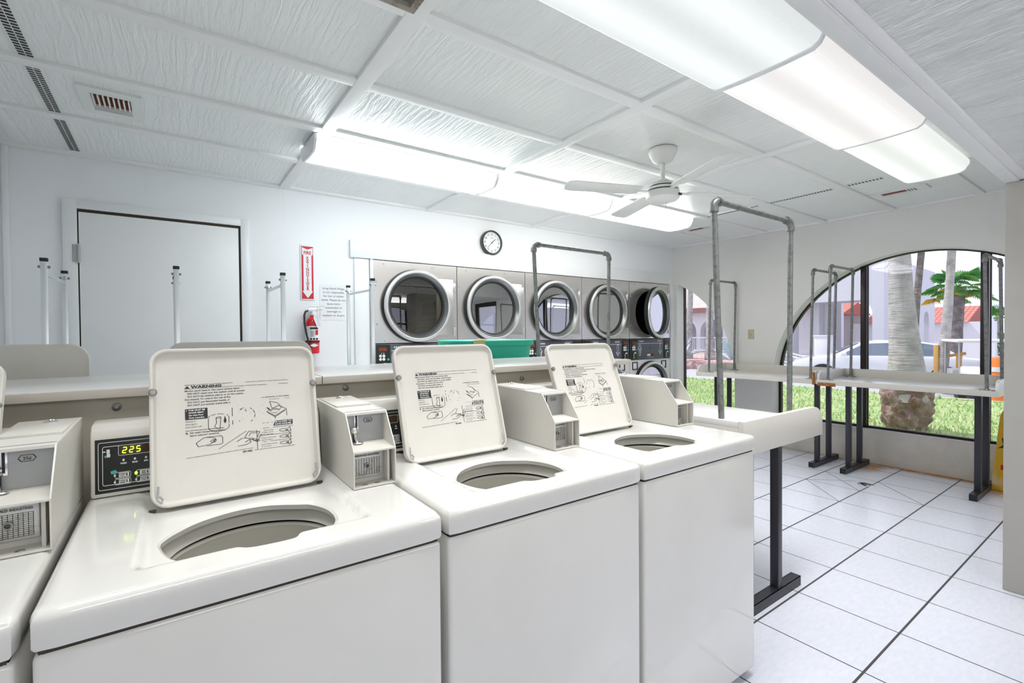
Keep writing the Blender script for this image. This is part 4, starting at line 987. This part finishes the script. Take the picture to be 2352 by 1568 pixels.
def basket(cx, cy, z0, w, d, h):
    t = thing('laundry_basket', (cx, cy, z0), 'green plastic laundry basket with tan handles behind the shelf', 'laundry basket')
    N = 96
    def loop(f, z): 
        pts = []
        for k in range(N):
            a = 2 * PI * k / N; ca, sa = math.cos(a), math.sin(a); e = .62
            pts.append((w / 2 * f * math.copysign(abs(ca) ** e, ca), d / 2 * f * math.copysign(abs(sa) ** e, sa), z))
        return pts
    tb = bmesh.new(); zs = [0, .03, .07, .11, .13, .16, .21, h - .03, h]; rings = []
    for z in zs: rings.append([tb.verts.new(p) for p in loop(.80 + .15 * z / h, z)])
    for i, (a, b) in enumerate(zip(rings, rings[1:])):
        for k in range(N):
            if i in (2, 4, 5) and k % 3 == 1 and (k // 3) % 4 != 3: continue
            tb.faces.new((a[k], a[(k + 1) % N], b[(k + 1) % N], b[k]))
    tb.faces.new(rings[0][::-1])
    m = MB(); m._add(tb, 0); m.build('body', 'green', t, solid=.003)
    m = MB(); tb = bmesh.new()
    R = [[tb.verts.new(p) for p in loop(f, z)] for f, z in ((.945, h - .012), (.95, h + .004), (.975, h + .010), (1.0, h + .006), (1.005, h - .012), (.99, h - .022))]
    for a, b in zip(R, R[1:]):
        for k in range(N): tb.faces.new((a[k], a[(k + 1) % N], b[(k + 1) % N], b[k]))
    m._add(tb, 0); m.build('rim', 'green', t, solid=.003)
    for (hx, hy) in ((-w * .32, -d / 2 * .985), (w * .18, d / 2 * .985)): MB().box(hx - .035, hy - .012, h - .022, hx + .035, hy + .012, h + .014, .005).build('handle', 'tan', t)
basket(1.80, 1.63, .933, .58, .44, .325)

# ================================================================ TABLES
def hrack(x0, x1, y, zb, h, label, r=.0135, lean=0.0, leanr=None, drop=0, group='galvanised pipe racks', fl=True):
    """upright pipe frame spanning x0..x1"""
    t = thing('garment_rack', ((x0 + x1) / 2, y, zb), label, 'garment rack', group); L = (x1 - x0) / 2; e = .030
    leanr = lean if leanr is None else leanr; lean_ = lean
    for s_ in (-1, 1):
        lean = lean_ if s_ < 0 else leanr
        MB().cyl((s_ * L + .0, 0, -drop if s_ > 0 else 0), (s_ * L + lean, 0, h - e), r, 20).build('upright', 'steelpipe', t)
        if fl: MB().lathe([(0, .012), (r + .006, .012), (r + .010, .006), (r + .032, .005), (r + .034, 0), (0, 0)], c=(s_ * L, 0, 0), n=28).build('flange', 'bolt', t)
        m = MB(); pts = []
        for k in range(9):
            a = k / 8 * PI / 2; pts.append((s_ * (L - e + e * math.cos(a)) + lean, 0, h - e + e * math.sin(a)))
        m.tube(pts, r * 1.32, 18); m.cyl((s_ * L + lean, 0, h - e - .022), (s_ * L + lean, 0, h - e + .002), r * 1.55, 20); m.cyl((s_ * (L - e - .020) + lean, 0, h), (s_ * (L - e + .002) + lean, 0, h), r * 1.55, 20)
        m.build('elbow', 'steelpipe', t)
    MB().cyl((-L + e + lean_, 0, h), (L - e + leanr, 0, h), r, 20).build('top_bar', 'steelpipe', t)
    return t
def legset(t, xs, y, z1, fx0, fx1):
    for x in xs: MB().box(x - .020, y - .020, .045, x + .020, y + .020, z1, .002).build('leg', 'darkleg', t)
    f = MB(); f.box(fx0, y - .024, 0.0, fx1, y + .024, .003); f.box(fx0, y - .024, .045, fx1, y + .024, .048); f.box(fx0, y - .024, 0, fx0 + (fx1 - fx0), y - .021, .048); f.box(fx0, y + .021, 0, fx1, y + .024, .048)
    f.build('foot', 'darkleg', t)
    MB().box(fx0 + .004, y - .0205, .0035, fx1 - .004, y + .0205, .0445).build('foot_hollow', 'rubber', t)
# near table (perpendicular to the washer row)
t1 = thing('folding_table', (2.23, .19, 0), 'white folding table at the end of the washer row, side panel towards the viewer', 'table', 'white laminate folding tables')
MB().box(0, .028, .873, .385, 1.60, .9005, .001).build('shelf_top', 'lamin', t1)
MB().box(0, .0275, .79, .0185, 1.60, .8725, .001).build('side_edge', 'lamedge', t1)
MB().box(.36, .03, .79, .385, 1.60, .873, .001).build('riser', 'lamin', t1)
MB().box(.385, .028, .795, .80, 1.60, .822, .001).build('tabletop', 'lamin', t1)
pr = [(0, .748), (0, .9035), (.665, .9035)]
for k in range(9):
    a = PI / 2 - k / 8 * PI / 2; pr.append((.705 + .095 * math.cos(a), .8085 + .095 * math.sin(a)))
pr += [(.80, .748)]
MB().prism(pr, 'Y', 0, .027, bev=.001).build('end_panel', 'lamedge', t1)
MB().prism([(0, .79), (0, .9035), (.80, .9035), (.80, .79)], 'Y', 1.60, 1.62).build('end_panel', 'lamin', t1)
legset(t1, (.085, .352), .03, .80, -.02, .56)
legset(t1, (.085, .352), 1.50, .80, -.02, .56)
hrack(2.262, 2.930, .315, .901, 1.005, 'tall galvanised pipe rack in front, at the near end of the table', .0135, -.058, .012, fl=False, drop=.078)
hrack(2.262, 2.935, 1.66, .901, 1.02, 'galvanised pipe rack in front of the dryers', .0135, -.050, .02, fl=False, drop=.078)
# wall tables
def wall_table(y0, y1, label, exposed):
    t = thing('folding_table', (5.12, y0, 0), label, 'table', 'white laminate folding tables'); L = y1 - y0
    MB().box(.012, .02, .812, .60, L - .02, .848, .001).build('tabletop', 'lamin', t)
    MB().box(0, .0, .806, .012, L, .850, .001).build('front_edge', 'lamedge', t)
    MB().box(.60, 0, .806, .625, L, .928, .002).build('back_rail', 'lamedge', t)
    for (a, b, s_) in ((0, .02, 0), (L - .02, L, 1)):
        pr = [(.625, .806), (.625, .928), (.075, .928)]
        for k in range(7):
            an = PI / 2 + k / 6 * PI / 2; pr.append((.075 + .060 * math.cos(an), .868 + .060 * math.sin(an)))
        pr += [(.015, .806)]
        MB().prism(pr, 'Y', a, b, bev=.001).build('end_panel', 'lamin', t)
    if exposed == 'near':
        MB().box(-.002, -.006, .800, .022, .012, .918, .003).build('bare_corner', 'particle', t)
    if exposed == 'far':
        MB().box(-.004, L - .16, .794, .010, L - .01, .826, .003).build('bare_edge', 'particle', t)
    return t
ta = wall_table(1.09, 2.33, 'white wall table in the far corner, under the small arched window', 'near')
legset(ta, (.16, .42), .03, .81, .03, .60); legset(ta, (.16, .42), 1.08, .81, .03, .60)
tb_ = wall_table(-.155, 1.065, 'white wall table in front of the big arched window, palm trunk behind it', 'far')
legset(tb_, (.16, .42), .135, .81, .01, .60); legset(tb_, (.16, .42), 1.01, .81, .03, .60)
hrack(5.17, 5.70, 2.20, .849, 1.05, 'slim pipe rack on the far wall table, in the corner by the small arch', .0115, .035)
hrack(5.17, 5.70, 1.135, .849, 1.05, 'slim pipe rack on the far wall table, at the end nearer the viewer', .0115, .05)
hrack(5.17, 5.70, .985, .849, 1.07, 'slim pipe rack on the near wall table, at its far end beside the other table', .0115, .05)
hrack(5.17, 5.70, -.085, .849, 1.01, 'slim pipe rack on the near wall table, half hidden by the pillar', .0115, -.09)
# yellow floor sign
ws = thing('wet_floor_sign', (5.62, -.19, 0), 'worn yellow folding floor sign leaning by the pillar', 'floor sign')
m = MB(); m.T = Matrix.Rotation(.13, 4, 'Y')
m.prism([(-.16, 0), (.16, 0), (.15, .05), (.115, .60), (.10, .645), (.06, .655), (-.06, .655), (-.10, .645), (-.115, .60), (-.15, .05)], 'X', -.012, 0, bev=.003); m.build('front_leaf', 'yellow', ws)
m = MB(); m.T = Matrix.Translation((.035, 0, 0)) @ Matrix.Rotation(.10, 4, 'Y')
m.prism([(-.16, 0), (.16, 0), (.15, .05), (.115, .60), (.10, .645), (-.10, .645), (-.115, .60), (-.15, .05)], 'X', -.012, 0, bev=.003); m.build('back_leaf', 'yellow', ws)
m = MB(); m.T = Matrix.Rotation(.13, 4, 'Y'); m.prism([(.02, .36), (.10, .43), (.09, .37), (.12, .34)], 'X', -.0135, -.0125); m.prism([(.0, .30), (.09, .33), (.08, .30)], 'X', -.0135, -.0125); m.build('dark_print', 'ink', ws)
m = MB(); m.T = Matrix.Rotation(.13, 4, 'Y'); m.box(-.0135, .06, .17, -.0125, .10, .21); m.build('red_print', 'redink', ws)

# ================================================================ OUTSIDE
ZG = -.12
struct(MB().box(XR + .20, -14, ZG - .3, 13.6, 22, ZG).build('lawn', 'grass'))
struct(MB().box(13.6, -30, -.6, 60, 40, -.26).build('street', 'asphalt'))
struct(MB().box(13.45, -30, -.5, 13.75, 40, -.13, .02).build('kerb', 'concrete'))
struct(MB().box(-14, -22, -.6, XR + .16, YF - .16, -.12).build('front_pavement', 'concrete'))
# grass blades
tb = bmesh.new(); rnd = random.Random(3)
for k in range(15000):
    x = 6.05 + rnd.random() ** 1.5 * 7.3; y = -1.5 + (x - 5) * -.05 + rnd.random() * (3.2 + (x - 6) * 1.25); a = rnd.random() * PI; hgt = .035 + rnd.random() * .05; w = .006 + .002 * (x - 6)
    dx_, dy_ = math.cos(a) * w, math.sin(a) * w; lx, ly = (rnd.random() - .5) * .06, (rnd.random() - .5) * .06
    tb.faces.new([tb.verts.new(p) for p in ((x - dx_, y - dy_, ZG), (x + dx_, y + dy_, ZG), (x + lx, y + ly, ZG + hgt))])
m = MB(); m._add(tb, 0); tag(m.build('lawn_grass', 'blade', recalc=False), 'short sunlit lawn grass outside the arched windows', 'grass', kind='stuff')
def crown(m, c, r, n, seed, droop=.5, mi=0, fan=True):
    rnd = random.Random(seed); c = Vector(c)
    for k in range(n):
        az = 2 * PI * k / n + rnd.random() * .4; el = -.5 + rnd.random() * 1.7; L = r * (.75 + .35 * rnd.random())
        d = Vector((math.cos(az) * math.cos(el), math.sin(az) * math.cos(el), math.sin(el)))
        stem = c + d * L * .45; side = d.cross(Vector((0, 0, 1))).normalized(); up = side.cross(d)
        t = bmesh.new(); v0 = None
        b = Vector((d.x * L * .45, d.y * L * .45, d.z * L * .45 ))
        m.tube([c, stem], [r * .012, r * .008], 5, mi=mi)
        for j in range(15):
            f = (j - 7) / 7; dd = (d * math.cos(f * 1.25) + side * math.sin(f * 1.25)).normalized()
            tip = stem + dd * L * (.55 - .12 * abs(f)) + Vector((0, 0, -droop * L * .28 * (1 + abs(f) * .3))); mid = stem + dd * L * .30 + Vector((0, 0, -droop * L * .04)); w = (side * math.cos(f * 1.25) - d * math.sin(f * 1.25)).normalized() * r * .019
            m.poly([stem, mid - w, tip], mi); m.poly([stem, tip, mid + w], mi)
def palm(base, top, r0, r1, label, bark, crownr=1.0, n=22, seed=1, bend=0, yellow=False, group=None, base_r=None):
    t = thing('palm_tree', base, label, 'palm tree', group); b = Vector(base); d = Vector(top) - b
    N = 14; pts = []; rr = []
    for k in range(N + 1):
        u = k / N; pts.append((d.x * u + bend * math.sin(PI * u), d.y * u + bend * .6 * math.sin(PI * u), d.z * u))
        rr.append((r0 + (r1 - r0) * min(1, u * 1.6)) * (1 + (.35 * max(0, 1 - u * 7) if base_r is None else 0)) * (1 + .03 * math.sin(k * 2.1)))
    MB().tube(pts, rr, 20).build('trunk', bark, t, smooth=60)
    if crownr:
        m = MB(); crown(m, d, crownr, n, seed); m.build('crown', 'frond', t, recalc=False)
        if yellow: m = MB(); crown(m, d + Vector((0, .3, -.25)), crownr * .75, 5, seed + 5, .8); m.build('yellowed_fronds', 'frondy', t, recalc=False)
    return t
# big trunk with root mass outside the window
pb = thing('palm_tree', (8.75, 1.30, ZG), 'massive grey palm trunk with swollen root base just outside the big window', 'palm tree')
MB().tube([(0, .04, .42), (0, .045, .70), (0, .06, 1.0), (0, .085, 1.4), (0, .115, 1.9), (0, .14, 2.5), (0, .19, 3.6), (0, .24, 5.0)], [.27, .235, .20, .17, .145, .13, .125, .125], 32).build('trunk', 'palmbark', pb, smooth=70)
tb = bmesh.new(); bmesh.ops.create_icosphere(tb, subdivisions=5, radius=1)
from mathutils import noise
for v in tb.verts:
    p = v.co.copy(); q = noise.noise(p * 2.6) * .10 + noise.noise(p * 6) * .05
    rad = .31 + q * .8 - .10 * max(0, -p.z); v.co = Vector((p.x * rad / max(.55, math.hypot(p.x, p.y)) * .9, p.y * rad / max(.55, math.hypot(p.x, p.y)) * .9 + .05, .27 + p.z * .40 * (1 + q)))
m = MB(); m._add(tb, 0); m.build('root_base', 'root', pb, smooth=80)
palm((13.0, 2.42, -.2), (13, 2.20, 3.5), .085, .06, 'thin leaning palm trunk right behind the massive trunk', 'palmbark2', .9, 20, 4, .06, group='slim palms in the car park')
palm((16.0, 2.60, -.25), (16, 2.36, 4.1), .13, .085, 'slim palm whose curved pale trunk crosses the green palm crown', 'palmbark', 1.0, 20, 6, -.06, group='slim palms in the car park')
palm((18.0, 2.80, -.25), (18, 2.66, 2.5), .20, .15, 'squat palm with bright green crown and one yellowed frond side', 'palmbark2', .85, 26, 8, 0, True, group='slim palms in the car park')
palm((45, 7.4, -.3), (45, 7.4, 2.75), .18, .14, 'small distant palm left of the window post, taller of the pair', 'palmbark', 1.1, 18, 9, group='distant palms on the skyline')
palm((48, 8.5, -.3), (48, 8.5, 1.9), .18, .14, 'small distant palm, lower one left of the taller distant palm', 'palmbark', 1.1, 18, 10, group='distant palms on the skyline')
palm((42, 5.7, -.3), (42, 5.7, 2.0), .18, .14, 'small distant palm close to the dark window post', 'palmbark', 1.1, 18, 12, group='distant palms on the skyline')
palm((19.9, 12.5, .1), (19.9, 12.25, 5.7), .17, .11, 'pale palm trunk in front of the tiled roof, seen through the small arch', 'palmbark', 1.3, 16, 13, group='palms by the arcade building')
palm((19.9, 11.38, .1), (19.9, 11.42, 5.7), .18, .12, 'pale palm trunk right of the others in the small arch', 'palmbark', 1.3, 16, 14, group='palms by the arcade building')
palm((27, 9.0, -.3), (27, 9.1, 6), .22, .14, 'slim palm trunk seen through the portico opening', 'palmbark2', 1.3, 16, 15, group='palms by the arcade building')
# bushes behind the fence
def bush(c, r, label, mname='bush', n=260, seed=1, group=None):
    rnd = random.Random(seed); m = MB(); tb = bmesh.new(); 
    for k in range(n):
        d = Vector((rnd.gauss(0, 1), rnd.gauss(0, 1), abs(rnd.gauss(0, .8)))).normalized() * r * (.6 + .45 * rnd.random()); s_ = r * .13
        a, b, c_ = [d + Vector((rnd.gauss(0, s_), rnd.gauss(0, s_), rnd.gauss(0, s_))) for _ in range(3)]
        tb.faces.new([tb.verts.new(p) for p in (a, b, c_)])
    m._add(tb, 0); m.sphere((0, 0, r * .3), r * .75, (1, 1, .85), 14)
    o = m.build('bush', mname, recalc=False); o.location = c; return tag(o, label, 'bush', group)
bush((38, 3.4, -.2), 1.7, 'green bush cluster at the right of the big window, beyond the carts', seed=2, group='bushes beyond the car park')
bush((36, 6.4, -.25), .8, 'low light green bush beyond the golf cart roof', seed=3, group='bushes beyond the car park')
# agaves
def agave(c, r, label, seed):
    t = thing('agave', c, label, 'agave plant', 'agaves in the flower bed'); m = MB(); rnd = random.Random(seed)
    for k in range(22):
        az = 2 * PI * k / 22 + rnd.random() * .2; el = .25 + rnd.random() * 1.0; d = Vector((math.cos(az) * math.cos(el), math.sin(az) * math.cos(el), math.sin(el))); sd = d.cross(Vector((0, 0, 1))).normalized() * r * .085
        L = r * (.8 + .4 * rnd.random()); mid = d * L * .45; tip = d * L + Vector((0, 0, -.12 * r)); dn = Vector((0, 0, -r * .04))
        m.poly([(0, 0, 0), mid + sd, tip, mid + dn]); m.poly([(0, 0, 0), mid + dn, tip, mid - sd])
    m.build('leaves', 'agave', t, recalc=False); return t
agave((18.75, 12.1, .15), 1.25, 'pale spiky agave at the left of the small arch view', 3)
agave((18.75, 9.72, .15), 1.3, 'pale spiky agave behind the pipe rack at the right of the small arch', 5)
# flower bed with brick edge
fb = thing('flower_bed', (20, 12, -.26), 'raised flower bed with brick edging across the street', 'flower bed')
MB().box(-1.6, -2.4, 0, -1.3, 5, .32, .02).build('brick_edge', 'brickbed', fb)
MB().prism([(-1.3, 0), (-1.3, .27), (1.9, .50), (1.9, 0)], 'Y', -2.4, 5).build('soil', 'mulch', fb)
# arcade building (seen through small arch)
def arcade(name, X, y0, y1, zb, ze, arches, label, thick=.4, parent=None, mname='stuccolight'):
    hs = [arch(cy, zs, r, cy - r, cy + r, zb + .01, 16) for cy, zs, r in arches]
    return walled([(y0, zb), (y0, ze), (y1, ze), (y1, zb)], hs, X, X + thick, 'X')
ab = thing('arcade_building', (24, 14, -.2), 'white arcade building with pale tiled roof seen through the small arch', 'building')
def lo(o, t): o.location = -Vector(t.location); return o
lo(arcade('w', 24, 8.6, 22, -.2, 2.6, [(15.42, 1.35, .66), (13.85, 1.35, .66), (17.0, 1.35, .66), (12.3, 1.35, .66)], '').build('front_wall', 'stuccolight', ab), ab)
lo(MB().box(26.5, 8.6, -.2, 26.8, 22, 2.8).build('inner_wall', 'stucco', ab), ab)
lo(MB().prism([(23.5, 2.62), (28, 5.0), (28.2, 4.9), (23.7, 2.5)], 'Y', 8.2, 22).build('roof', 'rooftan', ab), ab)
lo(MB().box(23.5, 8.2, 2.38, 23.75, 22, 2.64).build('fascia', 'fascia', ab), ab)
lo(MB().box(26.4, 13.3, -.2, 26.52, 14.2, 1.9).build('doorway', 'darkwin', ab), ab)
lo(MB().box(23.2, 8.6, -.2, 26.5, 22, .22).build('porch_floor', 'concrete', ab), ab)
m = MB(); m.box(23.5, 11, 1.0, 23.55, 18, 1.06); m.box(23.5, 11, .32, 23.55, 18, .37)
for k in range(64): m.box(23.51, 11 + k * .11, .3, 23.54, 11.03 + k * .11, 1.0)
lo(m.build('railing', 'railwhite', ab), ab)
# main building with portico
mbd = thing('portico_building', (20, 5, -.3), 'large pale building with an open portico and tall narrow arches', 'building')
op = [(5.30, -.28), (5.30, 2.0), (5.36, 2.18), (5.50, 2.32), (5.70, 2.40), (7.9, 2.40), (7.9, -.28)]
lo(walled([(4.97, -.3), (4.97, 3.95), (9.4, 3.95), (9.4, -.3)], [op], 20, 20.5, 'X').build('portico_wall', 'stucco', mbd), mbd)
sa = [arch(24.7, 1.75, .32, 24.38, 25.02, -.29, 10), arch(23.0, 2.3, .38, 22.62, 23.38, -.29, 10)]
lo(walled([(20.5, -.3), (20.5, 3.85), (25.8, 3.7), (25.8, -.3)], sa, 4.97, 5.3, 'Y').build('side_wall', 'stucco', mbd), mbd)
lo(MB().box(20.5, 5.3, 2.45, 22.5, 9.4, 2.7).build('portico_ceiling', 'stucco', mbd), mbd)
for (x, y) in ((20.7, 7.25), (22.0, 7.55)): lo(MB().box(x, y, -.3, x + .3, y + .3, 2.5).build('column', 'stucco', mbd), mbd)
lo(MB().box(22.7, 5.45, -.3, 22.75, 5.5, 2.4).build('inner_post', 'stucco', mbd), mbd)
# far red-roofed houses
h1 = thing('red_roof_house', (32, 11.5, -.3), 'small arched house with red tile roof seen inside the portico', 'building', 'red-roofed houses')
lo(walled([(10.6, -.3), (10.6, 2.35), (14, 2.35), (14, -.3)], [arch(11.75, 1.35, .42, 11.33, 12.17, -.28, 12)], 32, 32.4, 'X').build('front_wall', 'stuccolight', h1), h1)
lo(MB().prism([(31.6, 2.3), (34, 3.05), (36, 2.3)], 'Y', 10.4, 14.2).build('roof', 'roofred', h1), h1)
lo(MB().box(35, 10.6, -.3, 35.3, 14, 2.3).build('rear_wall', 'stuccolight', h1), h1)
h2 = thing('red_roof_house', (34, 8, -.3), 'long low wall with red tile roof beyond the portico', 'building', 'red-roofed houses')
lo(MB().box(34, 4.5, -.3, 34.4, 10.8, 1.75).build('front_wall', 'stuccolight', h2), h2)
lo(MB().prism([(33.8, 1.72), (36.5, 2.65), (39, 1.72)], 'Y', 5.5, 10.2).build('roof', 'roofred', h2), h2)
# ramp railing
rr = thing('ramp_railing', (18.8, 7.92, -.26), 'white railing of the entrance ramp left of the portico', 'railing')
m = MB()
for a in (0, .7):
    for zz in (.55, .95): m.tube([(a, -1.1, zz - .45), (a, 1.6, zz + .25)], .035, 6)
    for k in range(12):
        y = -1.1 + k * .245; z = -.45 + k / 11 * .70; m.box(a - .02, y - .02, max(0, z + .1), a + .02, y + .02, z + .97)
m.build('rails', 'railwhite', rr)
ux = thing('utility_box', (19, 6.42, -.26), 'white utility cabinet standing before the portico', 'utility box')
MB().box(-.22, -.24, 0, .22, .24, 1.42, .03).build('cabinet', 'stuccolight', ux)
MB().box(-.24, -.26, 1.38, .24, .26, 1.43, .01).build('lid', 'railwhite', ux)
# car
def car(loc, rz, label):
    t = thing('car', loc, label, 'car', None, rz)
    # profile along x (front at +x), z up
    body = [(-2.25, .35), (-2.28, .62), (-2.15, .86), (-1.55, .93), (1.0, .93), (1.75, .84), (2.15, .70), (2.28, .52), (2.22, .30), (1.85, .25), (-1.9, .25)]
    cabin = [(-1.75, .90), (-1.25, 1.30), (-.75, 1.40), (.05, 1.41), (.45, 1.34), (1.15, .92)]
    b = MB().prism(body, 'Y', -.88, .88, bev=.07).build('body', 'carwhite', t)
    tb = bmesh.new(); A = [tb.verts.new((x, -.86 + .28 * max(0, (z - .9)) / .5, z)) for x, z in cabin]; B = [tb.verts.new((x, .86 - .28 * max(0, (z - .9)) / .5, z)) for x, z in cabin]
    tb.faces.new(A); tb.faces.new(B[::-1])
    for k in range(len(A)): tb.faces.new((A[k], B[k], B[(k + 1) % len(A)], A[(k + 1) % len(A)]))
    bmesh.ops.recalc_face_normals(tb, faces=tb.faces); m = MB(); m._add(tb, 0); m.build('cabin', 'carwhite', t, smooth=20)
    # glazing
    m = MB()
    m.poly([(1.10, -.76, .955), (.48, -.60, 1.325), (.48, .60, 1.325), (1.10, .76, .955)]); m.bm.transform(Matrix.Translation((.018, 0, .010)))
    w = m.build('windscreen', 'carglass', t, solid=.006)
    m = MB()
    for s_ in (-1, 1): m.poly([(.95, s_ * .845, .95), (.36, s_ * .645, 1.30), (-.75, s_ * .625, 1.345), (-1.15, s_ * .66, 1.27), (-1.5, s_ * .845, .95)])
    m.build('side_window', 'carglass', t, solid=.006)
    for x in (-1.38, 1.38):
        for y in (-.80, .80):
            wh = MB().lathe([(0, -.11), (.19, -.11), (.21, -.10), (.31, -.10), (.325, -.08), (.325, .08), (.31, .10), (.21, .10), (0, .10)], c=(x, y, .325), axis='Y', n=28).build('wheel', 'tyre', t)
            MB().lathe([(0, .115), (.18, .118), (.20, .104), (.20, -.104), (.18, -.118), (0, -.115)], c=(x, y, .325), axis='Y', n=20).build('rim', 'grey', wh)
    m = MB()
    for s_ in (-1, 1): m.sphere((2.12, s_ * .66, .63), .13, (.8, 1.1, .5), 14)
    m.build('headlight', 'carglass', t); MB().box(2.20, -.45, .36, 2.29, .45, .48, .02).build('grille', 'ink', t)
    for s_ in (-1, 1): MB().box(.80, s_ * .90, .93, .95, s_ * 1.04, 1.03, .02).build('mirror', 'carwhite', t)
    t.scale = (1, 1, .92); return t
car((17.4, 4.35, -.26), math.radians(112), 'white car parked behind the massive palm trunk')
car((13.2 + 3.0, -2.3, -.26), math.radians(100), 'white car at the far right of the big window behind the pillar')
def cart(loc, rz, label):
    t = thing('golf_cart', loc, label, 'golf cart', 'golf carts', rz)
    MB().prism([(.55, .35), (1.05, .38), (1.12, .55), (1.0, .72), (.62, .90), (.55, .62)], 'Y', -.50, .50, bev=.05).build('front_cowl', 'carwhite', t)
    MB().box(-1.1, -.55, .25, .9, .55, .38, .03).build('chassis', 'tyre', t)
    MB().box(-.7, -.5, .38, -.1, .5, .75, .04).build('seat', 'grey', t)
    MB().box(-1.0, -.58, 1.50, .75, .58, 1.57, .03).build('roof', 'stuccolight', t)
    m = MB()
    for x0, x1 in ((.62, .55), (-.85, -.85)):
        for y in (-.5, .5): m.tube([(x0, y, .6), (x1, y, 1.52)], .02, 6)
    m.build('roof_post', 'grey', t)
    for x in (-.8, .75):
        for y in (-.52, .52): MB().lathe([(0, -.08), (.22, -.08), (.22, .08), (0, .08)], c=(x, y, .22), axis='Y', n=20).build('wheel', 'tyre', t)
    m = MB()
    for y in (-.32, .32): m.sphere((1.06, y, .58), .06, (.5, 1.4, .6), 10)
    m.build('headlight', 'chrome', t); t.scale = (.88, .82, .86); return t
cart((15.3, 1.80, -.26), math.radians(203), 'golf cart facing the window left of the dark window post')
cart((17.4, 1.15, -.26), math.radians(190), 'golf cart at the right edge of the window beside the orange barrel')
ob = thing('traffic_barrel', (14.1, 1.27, -.26), 'orange and white barrel beyond the right window post', 'barrel')
MB().lathe([(0, 0), (.22, 0), (.22, .05), (.17, .06), (.15, .95), (.12, 1.0), (0, 1.0)], n=20).build('barrel', 'orange', ob)
MB().lathe([(.166, .70), (.160, .80)], n=20).build('white_band', 'railwhite', ob)
fn = thing('timber_barrier', (15.9, 2.50, -.26), 'yellow timber post and rail barrier behind the massive palm trunk', 'barrier')
MB().box(-.06, .10, 0, .06, .20, 1.20, .01).build('post', 'woodyellow', fn)
MB().box(.25, -.26, 0, .35, -.16, .95, .01).build('post', 'woodyellow', fn)
MB().tube([(0, .14, .88), (.1, -.38, 1.0)], .035, 8).build('rail', 'woodyellow', fn)
MB().tube([(-.1, .6, .12), (-.1, -.6, .30)], .09, 8).build('ground_rail', 'concrete', fn)
# street opposite the front windows (seen only in the dryer glass)
h3 = thing('grey_house', (3, -22, -.12), 'grey gabled house across the street behind the viewer', 'building')
MB().box(-6, -3, 0, 6, 3, 2.6).build('walls', 'stucco', h3)
MB().prism([(-6.6, 2.5), (0, 4.4), (6.6, 2.5)], 'Y', -3.4, 3.4).build('roof', mat('roof_grey', (.25, .24, .24), .8), h3)
palm((0.5, -12, -.12), (0.4, -12, 5.5), .16, .11, 'palm across the street behind the viewer, left', 'palmbark', 1.5, 20, 21, group='palms behind the viewer')
palm((5.2, -14, -.12), (5.4, -14, 6.0), .16, .11, 'palm across the street behind the viewer, right', 'palmbark', 1.5, 20, 22, group='palms behind the viewer')
